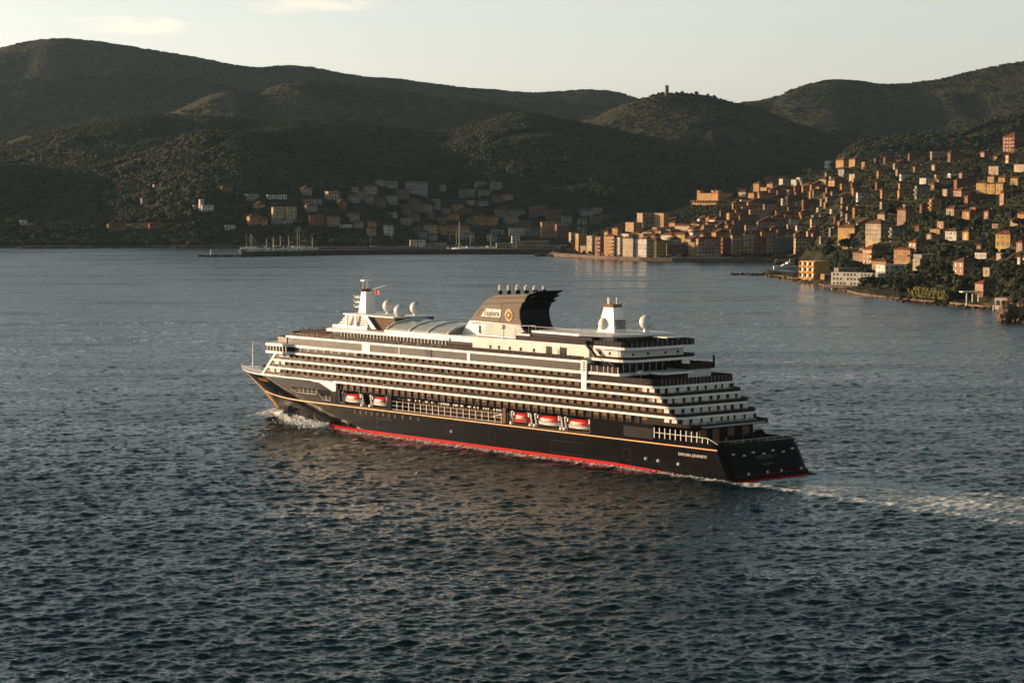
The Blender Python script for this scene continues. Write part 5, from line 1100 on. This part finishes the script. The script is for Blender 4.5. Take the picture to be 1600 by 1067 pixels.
# individual trees among the houses of the right hillside
n = 5200; us = rng.uniform(1215, 1640, n); dd = rng.uniform(1380, 2760, n); X = (us - CX) / FPX * dd; Z = land(X, dd); r_ = rng.uniform(2.6, 5.4, n)
u_, v_ = uv(X, dd, Z); s_ = FPX / dd; ok = (Z > 3.0) & ~in_foot(X, dd, 1.0)
cov = rect_cover(u_ - r_ * s_, v_ - 2.0 * r_ * s_, u_ + r_ * s_, v_); ok &= cov < .22; ok &= (u_ < 1612)
idx = np.nonzero(ok)[0]; idx = idx[np.argsort(dd[idx] - rng.uniform(0, 900, len(idx)))][:230]
TL = {}
for i in idx:
    k = rng.choice(['round', 'round', 'round', 'pine', 'cypress', 'bush']); g = 'the slope' 
    t = tree(k, (X[i], dd[i], Z[i] - .3), r_[i] * (1.0 if k != 'cypress' else .9), None, {'round': 'rounded trees of the right hillside', 'pine': 'umbrella pines of the right hillside', 'cypress': 'cypresses of the right hillside', 'bush': 'shrubs of the right hillside'}[k])
    TL.setdefault(k, []).append((float(v_[i]), float(u_[i]), t))
for k, L in TL.items():
    L.sort(key=lambda q: -q[0]); nrow = math.ceil(len(L) / 12); per = math.ceil(len(L) / nrow)
    for r in range(nrow):
        for i, (_v, _u, t) in enumerate(sorted(L[r * per:(r + 1) * per], key=lambda q: q[1])):
            t['label'] = {'round': 'rounded tree', 'pine': 'umbrella pine', 'cypress': 'slim cypress', 'bush': 'low shrub'}[k] + f', {ordn(i)} from left in ' + ('lowest' if r == 0 else 'topmost' if r == nrow - 1 else ORD[r] + ' lowest') + ' row of its kind on the right hillside'
for i, u in enumerate((1021, 1029, 1036, 1050, 1058, 1066, 1073, 1080, 1088, 1097, 1106, 1116, 1126)):
    P = hit(u, float(np.interp(u, [1021, 1060, 1100, 1126], [152, 149, 153, 158])), 3200)
    tree('round', P, 3.6 + 1.6 * ((i * 7) % 3) / 2, f'tree on the summit skyline beside the stone tower, {ordn(i)} from the left', 'trees on the tower summit')
# woodland: everything else, as instanced canopies
def scatter(name, X, Y, Z, S, protos, label):
    me = bpy.data.meshes.new(name); me.vertices.add(len(X)); me.vertices.foreach_set('co', np.stack([X, Y, Z], -1).astype(np.float32).reshape(-1))
    a = me.attributes.new('siz', 'FLOAT', 'POINT'); a.data.foreach_set('value', S.astype(np.float32))
    a = me.attributes.new('yaw', 'FLOAT', 'POINT'); a.data.foreach_set('value', rng.uniform(0, 6.28, len(X)).astype(np.float32)); me.update()
    o = link(name, me); tag(o, label, None, None, 'stuff')
    ng = bpy.data.node_groups.new(name, 'GeometryNodeTree'); ng.interface.new_socket('Geometry', in_out='INPUT', socket_type='NodeSocketGeometry'); ng.interface.new_socket('Geometry', in_out='OUTPUT', socket_type='NodeSocketGeometry')
    gi = ng.nodes.new('NodeGroupInput'); go = ng.nodes.new('NodeGroupOutput'); ip = ng.nodes.new('GeometryNodeInstanceOnPoints'); ci = ng.nodes.new('GeometryNodeCollectionInfo'); ci.inputs['Collection'].default_value = protos
    ci.inputs['Separate Children'].default_value = True; ci.inputs['Reset Children'].default_value = True
    at_ = ng.nodes.new('GeometryNodeInputNamedAttribute'); at_.data_type = 'FLOAT'; at_.inputs['Name'].default_value = 'siz'
    ay = ng.nodes.new('GeometryNodeInputNamedAttribute'); ay.data_type = 'FLOAT'; ay.inputs['Name'].default_value = 'yaw'
    cx = ng.nodes.new('ShaderNodeCombineXYZ'); ng.links.new(ay.outputs[0], cx.inputs[2]); rt = ng.nodes.new('FunctionNodeEulerToRotation'); ng.links.new(cx.outputs[0], rt.inputs[0])
    ip.inputs['Pick Instance'].default_value = True
    ng.links.new(gi.outputs[0], ip.inputs['Points']); ng.links.new(ci.outputs[0], ip.inputs['Instance']); ng.links.new(at_.outputs[0], ip.inputs['Scale']); ng.links.new(rt.outputs[0], ip.inputs['Rotation']); ng.links.new(ip.outputs[0], go.inputs[0])
    o.modifiers.new('scatter', 'NODES').node_group = ng; return o
def canopy_set(name, fl, zl, zh):
    pc = bpy.data.collections.new(name)
    for s in range(6):
        q = random.Random(s + 50); mb = MB()
        for i in range(4): a = q.uniform(0, 6.28); d = q.uniform(.1, .7); blob(mb, (d * math.cos(a), d * math.sin(a), q.uniform(zl, zh)), q.uniform(.42, .62), s * 13 + i, 2 if i < 3 else 1, fl)
        pc.objects.link(bpy.data.objects.new('canopy', mb.mesh('canopy', M['leaf'])))
    return pc
pc = canopy_set('canopy_shapes', .62, .12, .32); pc_low = canopy_set('low_canopy_shapes', .36, -.05, .10)
def pick(n, u0, u1, d0, d1, s0, s1, thr):
    us = rng.uniform(u0, u1, n); dd = np.sqrt(rng.uniform(d0 ** 2, d1 ** 2, n)); X = (us - CX) / FPX * dd; Z = land(X, dd); S = rng.uniform(s0, s1, n)
    k = (Z > 3.5) & (fbm(X / 70.0, dd / 70.0, 3) > thr); return X[k], dd[k], Z[k], S[k]
parts = [pick(90000, -120, 1720, 2830, 4400, 4.0, 8.5, .30), pick(80000, -120, 1720, 4400, 8200, 5.5, 9.0, .36)]
X, Y, Z, S = [np.concatenate(q) for q in zip(*parts)]; k = ~in_foot(X, Y, 2.0); u_, v_ = uv(X, Y, Z); s_ = FPX / Y
nr_ = (u_ > 590) | (v_ > 270); k2 = np.ones(len(X), bool); ii = np.nonzero(Y < 4000)[0]
for a in range(0, len(ii), 8000):
    j = ii[a:a+8000]; k2[j] = rect_cover(u_[j] - S[j]*s_[j], v_[j] - 1.2*S[j]*s_[j], u_[j] + S[j]*s_[j], v_[j]) < .2
k &= k2; kn = k & (Y < 4000); kf = k & (Y >= 4000)
scatter('woodland', X[kn], Y[kn], Z[kn], S[kn], pc, 'dark mixed woodland covering the near hills around the bay')
scatter('far_woodland', X[kf], Y[kf], Z[kf], S[kf], pc_low, 'low scrub and woodland on the distant ridges')
X, Y, Z, S = pick(110000, 850, 2100, 1100, 2900, 2.0, 4.6, .05)
F_keep = np.ones(len(X), bool); u_, v_ = uv(X, Y, Z); s_ = FPX / Y
for a in range(0, len(X), 8000): j = slice(a, a + 8000); F_keep[j] = rect_cover(u_[j] - S[j]*s_[j], v_[j] - 1.2*S[j]*s_[j], u_[j] + S[j]*s_[j], v_[j]) < .42
F_keep &= ~in_foot(X, Y, 1.5) & ~((u_ < 1290) & (v_ > 392))
print('shrubs', F_keep.sum(), 'trees', TREEC[0], 'wood', k.sum())
scatter('garden_shrubs', X[F_keep], Y[F_keep], Z[F_keep], S[F_keep], pc, 'garden trees and shrubs packed between the houses of the hillside')
# clipped hedge above the right shore
mb = MB(); q = random.Random(4)
for i in range(60):
    u = 1424 + i * 1.0; P = hit(u, 470 + i * .03); s = FPX / P[1]; h_ = (16 if i > 6 else 12) / s
    for k_ in range(3): blob(mb, (P[0] + q.uniform(-1, 1), P[1] + 3 + q.uniform(-2, 2), P[2] + h_ * (.15 + .3 * k_)), h_ * .27, i * 3 + k_, 1, 1.1)
M['hedge'] = foliage_mat('hedge_leaves', (0.05, 0.05, 0.015), (0.09, 0.08, 0.02), (0.13, 0.11, 0.03))
tag(mb.build('hedge', M['hedge'], None, fix=False), 'long clipped yellow-green hedge on the bank above the right shore', 'hedge')
# ------------------------------------------------------------------ quay, breakwater, rocks
def strip(name, pts, w0, w1, z0, z1, m, parent=None):             # pts: plan points along the front edge; extends away from the camera
    mb = MB(); n = len(pts); vs = []
    for (x, y) in pts: k0 = 1 - w0 / y; k1 = 1 + w1 / y; vs += [(x * k0, y * k0, z0), (x * k0, y * k0, z1), (x * k1, y * k1, z1), (x * k1, y * k1, z0)]
    fs = [(0, 1, 2, 3), (4*n-1, 4*n-2, 4*n-3, 4*n-4)]
    for i in range(n - 1):
        a = 4 * i; b_ = a + 4
        for k in range(4): fs.append((a + k, b_ + k, b_ + (k + 1) % 4, a + (k + 1) % 4))
    mb.add(vs, fs); return mb.build(name, m, parent)
def seap(u, v, z=0.0): r = pray(u, v); d = (CAMH - z) / -r[2]; return (r[0] * d, d)
M['quay'] = mat('quay_wall', (0.15, 0.10, 0.07), 0.9, var=0.4, scale=0.12)
M['rock'] = mat('dark_rock', (0.075, 0.055, 0.04), 0.95, var=0.5, scale=0.4)
M['rock2'] = mat('ochre_rock', (0.19, 0.115, 0.065), 0.95, var=0.55, scale=0.25)
q_ = [(u, float(np.interp(u, F_s[:, 0], F_s[:, 1])) - 3) for u in np.linspace(858, 1236, 60)]
tag(strip('quay', [((u - CX) / FPX * d, d) for u, d in q_], 0, 24, -3, 3.4, M['quay']), kind='structure')
bw = [seap(u, v) for u, v in ((311, 401), (330, 401.2), (356, 401.1), (378, 401), (430, 399.8), (520, 398.2), (600, 397), (700, 396.6), (810, 396.8), (862, 397.4))]
def lin(pts, n):
    a = np.array(pts); t = np.linspace(0, len(a) - 1, n); return [(np.interp(k, range(len(a)), a[:, 0]), np.interp(k, range(len(a)), a[:, 1])) for k in t]
br = thing('breakwater', 'long low dark stone breakwater reaching left across the harbour mouth', 'breakwater', (0, 0, 0))
b1 = strip('mole', lin(bw[:4], 12), 0, 10, -3, 1.5, M['rock'], br); b2 = strip('mole', lin(bw[3:], 50), 0, 14, -3, 3.6, M['rock'], br); strip('parapet', lin(bw[3:], 50), 2, -1, 3.6, 5.0, M['rock'], br)
mb = MB(); q = random.Random(8)
for i in range(420):
    t = q.random() * (len(bw) - 1); k = int(t); f = t - k; x = bw[k][0] * (1 - f) + bw[k+1][0] * f; y = bw[k][1] * (1 - f) + bw[k+1][1] * f
    blob(mb, (x, y - q.uniform(0, 4), q.uniform(-.3, 1.5)), q.uniform(.7, 1.8), i, 1, .7)
tag(mb.build('armour_stone', M['rock'], br, fix=False), kind='stuff')
P = seap(329, 400.5); t = thing('harbour_light', 'small slim harbour light on the left tip of the breakwater', 'light', (P[0], P[1] + 4, 1.5)); MB().lathe([(1.2, 0), (.8, 1), (.6, 4), (.9, 4.2), (.5, 5.4), (.1, 6)], 8).build('tower', M['white2'], t)
mb = MB(); blob(mb, (0, 0, 2.0), 4.2, 5, 2, .7); o = mb.build('boulder_heap', M['stone'], None, fix=False); P = seap(379, 399.5); o.location = (P[0], P[1] + 6, 2.4); tag(o, 'pale boulder heap at the low left end of the breakwater', 'boulders')
def rocks(u0, u1, v0, v1, n, s0, s1, m, label, name='shore_rocks', seed=1, z=0.3):
    mb = MB(); q = random.Random(seed)
    for i in range(n):
        f = q.random(); u = u0 + (u1 - u0) * f; v = v0 + (v1 - v0) * f + q.uniform(-1.2, 1.0); x, y = seap(u, v); blob(mb, (x, y, z * q.random()), q.uniform(s0, s1), seed * 999 + i, 1, q.uniform(.4, .9))
    return tag(mb.build(name, m, None, fix=False), label, None, None, 'stuff')
rocks(1142, 1200, 429, 430, 70, .8, 2.4, M['rock'], 'dark low reef reaching out left of the rocky point')
rocks(1198, 1285, 432, 446, 150, .8, 2.6, M['rock2'], 'ochre boulders along the water edge below the ochre hotel', seed=2)
rocks(1285, 1400, 449, 468, 160, .6, 2.0, M['rock2'], 'pale boulders along the shore below the white hotel', seed=3)
rocks(1400, 1560, 470, 485, 180, .6, 1.8, M['rock'], 'dark boulders along the shore below the hedge', seed=4)
rocks(1560, 1605, 487, 505, 60, .8, 2.2, M['rock2'], 'ochre boulders at the foot of the right headland', seed=5)
rocks(862, 1240, 398.5, 408, 260, .5, 1.4, M['rock'], 'stone footing along the old town quay', seed=6)
mb = MB(); q = random.Random(77)
for i in range(26): x, y = seap(q.uniform(1572, 1606), q.uniform(492, 503)); blob(mb, (x, y + 6, q.uniform(0, 7)), q.uniform(2.2, 4.6), i + 300, 2, 1.0)
tag(mb.build('rock_outcrop', M['rock2'], None, fix=False), 'rough ochre rock outcrop at the water on the right edge', 'rock')
# pale beach and path strip on the right shore
p_ = [(u, float(np.interp(u, P_s[:, 0], P_s[:, 1])) - 4) for u in np.linspace(1200, 1460, 40)] + [(u, float(np.interp(u, F_s[:, 0], F_s[:, 1])) - 4) for u in np.linspace(1466, 1588, 20)]
tag(strip('shore_path', [((u - CX) / FPX * d, d) for u, d in p_], 0, 9, -3, 1.2, M['rock2']), kind='structure')
# ------------------------------------------------------------------ boats
M['boatw'] = mat('boat_white', (0.72, 0.70, 0.66), 0.4); M['boatb'] = mat('boat_blue', (0.05, 0.08, 0.13), 0.4); M['mastm'] = mat('mast_metal', (0.55, 0.50, 0.44), 0.4)
def boat_meshes(L):
    n = 9; xs_ = np.linspace(0, L, n); vs = []
    for x in xs_: w_ = .16 * L * (1 - (x / L) ** 2.6) + .02 * L; z_ = .07 * L + .03 * L * (x / L) ** 2; vs += [(x - L/2, w_, z_), (x - L/2, w_ * .7, -.03 * L), (x - L/2, -w_ * .7, -.03 * L), (x - L/2, -w_, z_)]
    fs = [(4*i + k, 4*i + 4 + k, 4*i + 4 + (k+1) % 4, 4*i + (k+1) % 4) for i in range(n - 1) for k in range(4)] + [(0, 1, 2, 3), tuple(4*n - 1 - k for k in range(4))]
    hull = MB().add(vs, fs)
    cab = MB().add([(-.3*L, -.1*L, .08*L), (.22*L, -.08*L, .09*L), (.22*L, .08*L, .09*L), (-.3*L, .1*L, .08*L), (-.26*L, -.09*L, .16*L), (.1*L, -.07*L, .16*L), (.1*L, .07*L, .16*L), (-.26*L, .09*L, .16*L)], [(0,1,5,4),(1,2,6,5),(2,3,7,6),(3,0,4,7),(4,5,6,7)])
    return hull, cab
def boat(u, v, L, rz, mast, label, name, cat, m='boatw', fly=False, grp=None):
    x, y = seap(u, v); t = thing(name, label, cat, (x, y, 0.1), rz, grp); h_, c_ = boat_meshes(L); h_.build('hull', M[m], t); c_.build('cabin', M['boatw'], t)
    wn_ = MB()
    for s in (-1, 1): wn_.box(-.22*L, .1*L, *sorted((s*.083*L, s*.0935*L)), .115*L, .14*L)
    wn_.build('window', M['pane'], t)
    if fly: MB().box(-.2*L, .0, -.07*L, .07*L, .16*L, .22*L).tube((-.1*L, 0, .22*L), (-.14*L, 0, .34*L), .02*L, .01*L, 5).build('flybridge', M['boatw'], t)
    if mast:
        MB().tube((.05*L, 0, .1*L), (.05*L, 0, mast), .22, .12, 5).build('mast', M['mastm'], t); MB().tube((.05*L, 0, .22*L), (-.38*L, 0, .2*L), .3, .22, 5).build('boom', M['boatb'], t)
        mb = MB()
        for (a, b_) in (((.5*L, 0, .1*L), (.05*L, 0, mast)), ((-.5*L, 0, .1*L), (.05*L, 0, mast)), ((.05*L, .13*L, .1*L), (.05*L, 0, mast)), ((.05*L, -.13*L, .1*L), (.05*L, 0, mast))): mb.tube(a, b_, .04, n=3)
        mb.tube((.05*L, -.07*L, mast*.6), (.05*L, .07*L, mast*.6), .07, n=3); mb.build('rigging', M['mastm'], t)
    return t
bq = random.Random(12); k = 0
masts = [(386, 389, 24), (391, 389, 24), (395, 389, 22), (416, 388, 16), (428, 388, 18), (437, 388, 20), (452, 388, 21), (463.5, 389, 32), (469.5, 389, 36), (487, 389, 18), (580, 388, 18), (611, 386, 22), (712, 387, 22), (734, 389, 22), (766, 388, 24), (719, 390, 44), (704, 386, 20), (741, 386, 18)]
for i, (u, v, hpx) in enumerate(sorted(masts)):
    L_ = 11 + hpx * .22
    lab = 'two-masted-looking tall white sailing yacht, tallest mast beyond the breakwater' if hpx == 44 else f'sailing yacht with bare mast behind the breakwater, {ordn(i)} mast from the left'
    lab = 'large sailing yacht with the tallest mast, behind the middle of the breakwater' if hpx == 44 else lab
    boat(u, v, L_, bq.uniform(-.5, .5) + (0 if i % 2 else 3.1), hpx / 1.35, lab, 'sailing_yacht', 'yacht', grp='sailing yachts in the harbour')
spots = [(398 + i * 7.5, 389.5) for i in range(11)] + [(484 + i * 8.5, 384.5 + (i % 2)) for i in range(14)] + [(645 + i * 9, 386) for i in range(8)] + [(700 + i * 10, 389.5) for i in range(13)]
for i, (u, v) in enumerate(spots):
    boat(u, v, bq.uniform(9, 14), bq.choice([1.57, 1.3, .1, 3.0]) + bq.uniform(-.2, .2), 0, f'small white motor boat in the harbour, {ordn(i) if i < 30 else "number " + str(i)} from the left' if i < 29 else f'small white motor boat at the town end of the harbour, {ordn(i - 29)} from left', 'motor_boat', 'boat', fly=bq.random() < .4, grp='motor boats moored in the harbour')
boat(1229, 420, 27, -2.75, 0, 'large white motor yacht moored behind the rocky point', 'motor_yacht', 'yacht', fly=True)
for (u, v, L_, lab) in ((1184, 407.5, 5, 'tiny white boat off the old town quay, farthest left'), (1208, 409, 9, 'dark-hulled small boat moored in the bay corner left of the big yacht'), (1230, 404, 9, 'small white boat by the quay behind the big yacht'), (1222, 408, 8, 'small pale boat between the dark boat and the big yacht')):
    boat(u, v, L_, .3 + L_, 0, lab, 'motor_boat', 'boat', m='boatb' if 'dark' in lab else 'boatw')
# harbour sheds and long quay buildings
for (u, v, wl, wr_, h_, c_, lab) in ((641, 384, 1, 24, 11, 'white', 'long white arched boat shed on the marina quay'), (668, 384, 1, 30, 6, 'grey', 'low grey marina shed right of the white boat shed'), (776, 388, 1, 30, 9, 'grey', 'stepped grey ferry building behind the breakwater'), (800, 386, 1, 12, 20, 'white', 'white stepped harbour office with dark bands'), (808, 389, 1, 50, 12, 'pink', 'long low pink quay warehouse near the town'), (858, 391, 1, 30, 6, 'cream', 'low cream quay shed at the root of the breakwater')):
    r = pray(u, v); t, w, d, H = house('x', u, v, wl, wr_, h_, c_, 8, 'flat', name='harbour_shed', d_over=2840 if u < 770 else 2770, cat='shed'); special(t); tag(t, lab); t.location.z = 1.0
tag(strip('marina_quay', [((u - CX) / FPX * 2752, 2752) for u in np.linspace(755, 905, 20)], 0, 90, -3, 1.8, M['quay']), kind='structure')
tag(strip('marina_quay', [((u - CX) / FPX * 2815, 2815) for u in np.linspace(470, 760, 20)], 0, 50, -3, 1.6, M['rock']), kind='structure')
# cars, awnings and palms along the promenade
def car_meshes():
    b_ = MB().add([(-2.1, -.85, .35), (2.1, -.85, .35), (2.1, .85, .35), (-2.1, .85, .35), (-2.1, -.85, .9), (2.1, -.8, .8), (2.1, .8, .8), (-2.1, .85, .9)], [(3,2,1,0),(4,5,6,7),(0,1,5,4),(1,2,6,5),(2,3,7,6),(3,0,4,7)])
    g_ = MB().add([(-1.7, -.75, .88), (1.0, -.75, .84), (1.0, .75, .84), (-1.7, .75, .88), (-1.2, -.62, 1.45), (.3, -.62, 1.45), (.3, .62, 1.45), (-1.2, .62, 1.45)], [(4,5,6,7),(0,1,5,4),(1,2,6,5),(2,3,7,6),(3,0,4,7)])
    w_ = MB()
    for x in (-1.3, 1.3):
        for y in (-.8, .8): w_.tube((x, y - .1, .33), (x, y + .1, .33), .33, n=8)
    return b_, g_, w_
cm = car_meshes(); CARC = {'white': M['boatw'], 'dark': M['boatb'], 'silver': M['steel'], 'red': M['boatred']}
cme = {k: cm[0].mesh('body', v) for k, v in CARC.items()}; cg = cm[1].mesh('cabin', M['pane']); cw = cm[2].mesh('wheels', M['funblk'])
cn = {}
for i, u in enumerate(np.linspace(905, 1160, 38)):
    d = float(np.interp(u, F_s[:, 0], F_s[:, 1])) + 6; x = (u - CX) / FPX * d; kc = bq.choice(['white', 'white', 'silver', 'dark', 'red'])
    t = thing('parked_car', f'{kc} car parked on the quay, {ordn(i)} car from left' if i < 29 else f'{kc} car parked below the pink block, {ordn(i - 29)} there', 'car', (x, d, 3.4), bq.uniform(-.15, .15) - .1, 'cars parked along the old town quay')
    link('body', cme[kc], t); link('cabin', cg, t); link('wheels', cw, t)
for i, u in enumerate(list(np.linspace(945, 1060, 9)) + [1092, 1100, 1108]):
    d = float(np.interp(u, F_s[:, 0], F_s[:, 1])) + 11; x = (u - CX) / FPX * d
    t = thing('cafe_awning', f'white cafe awning on slim posts at the quay, {ordn(i)} from left', 'awning', (x, d, 3.4), -.08, 'cafe awnings along the quay')
    MB().add([(-3, -2, 2.6), (3, -2, 2.6), (3, 2, 2.6), (-3, 2, 2.6), (0, 0, 3.5)], [(0,1,4),(1,2,4),(2,3,4),(3,0,4),(3,2,1,0)]).build('canopy', M['white2'], t)
    mb = MB()
    for a, b_ in ((-2.8, -1.8), (2.8, -1.8), (2.8, 1.8), (-2.8, 1.8)): mb.tube((a, b_, 0), (a, b_, 2.6), .07, n=4)
    tag(mb.build('post', M['steel'], t), kind='stuff')
for i, u in enumerate([866, 871, 876, 881, 887, 893, 899, 912, 921, 931, 944, 953, 1017, 1072]):
    d = float(np.interp(u, F_s[:, 0], F_s[:, 1])) + 15; x = (u - CX) / FPX * d
    tree('round', (x, d, 3.2), 2.5, f'small round quay tree, {ordn(i)} from the left along the promenade', 'promenade trees')
# street lamp posts near the sea front
# ------------------------------------------------------------------ haze
hz = MB().box(-9000, 9000, -400, 11500, -8, 1300).build('haze')
mh = bpy.data.materials.new('haze_air'); mh.use_nodes = True; nt = mh.node_tree; nt.nodes.clear(); ho = N(nt.nodes, 'ShaderNodeOutputMaterial'); pv = N(nt.nodes, 'ShaderNodeVolumePrincipled')
pv.inputs['Color'].default_value = (0.50, 0.75, 1.0, 1); pv.inputs['Density'].default_value = 0.000010; pv.inputs['Anisotropy'].default_value = 0.2
nt.links.new(pv.outputs[0], ho.inputs['Volume']); hz.data.materials.append(mh); tag(hz, 'thin evening haze over the bay', None, None, 'stuff')
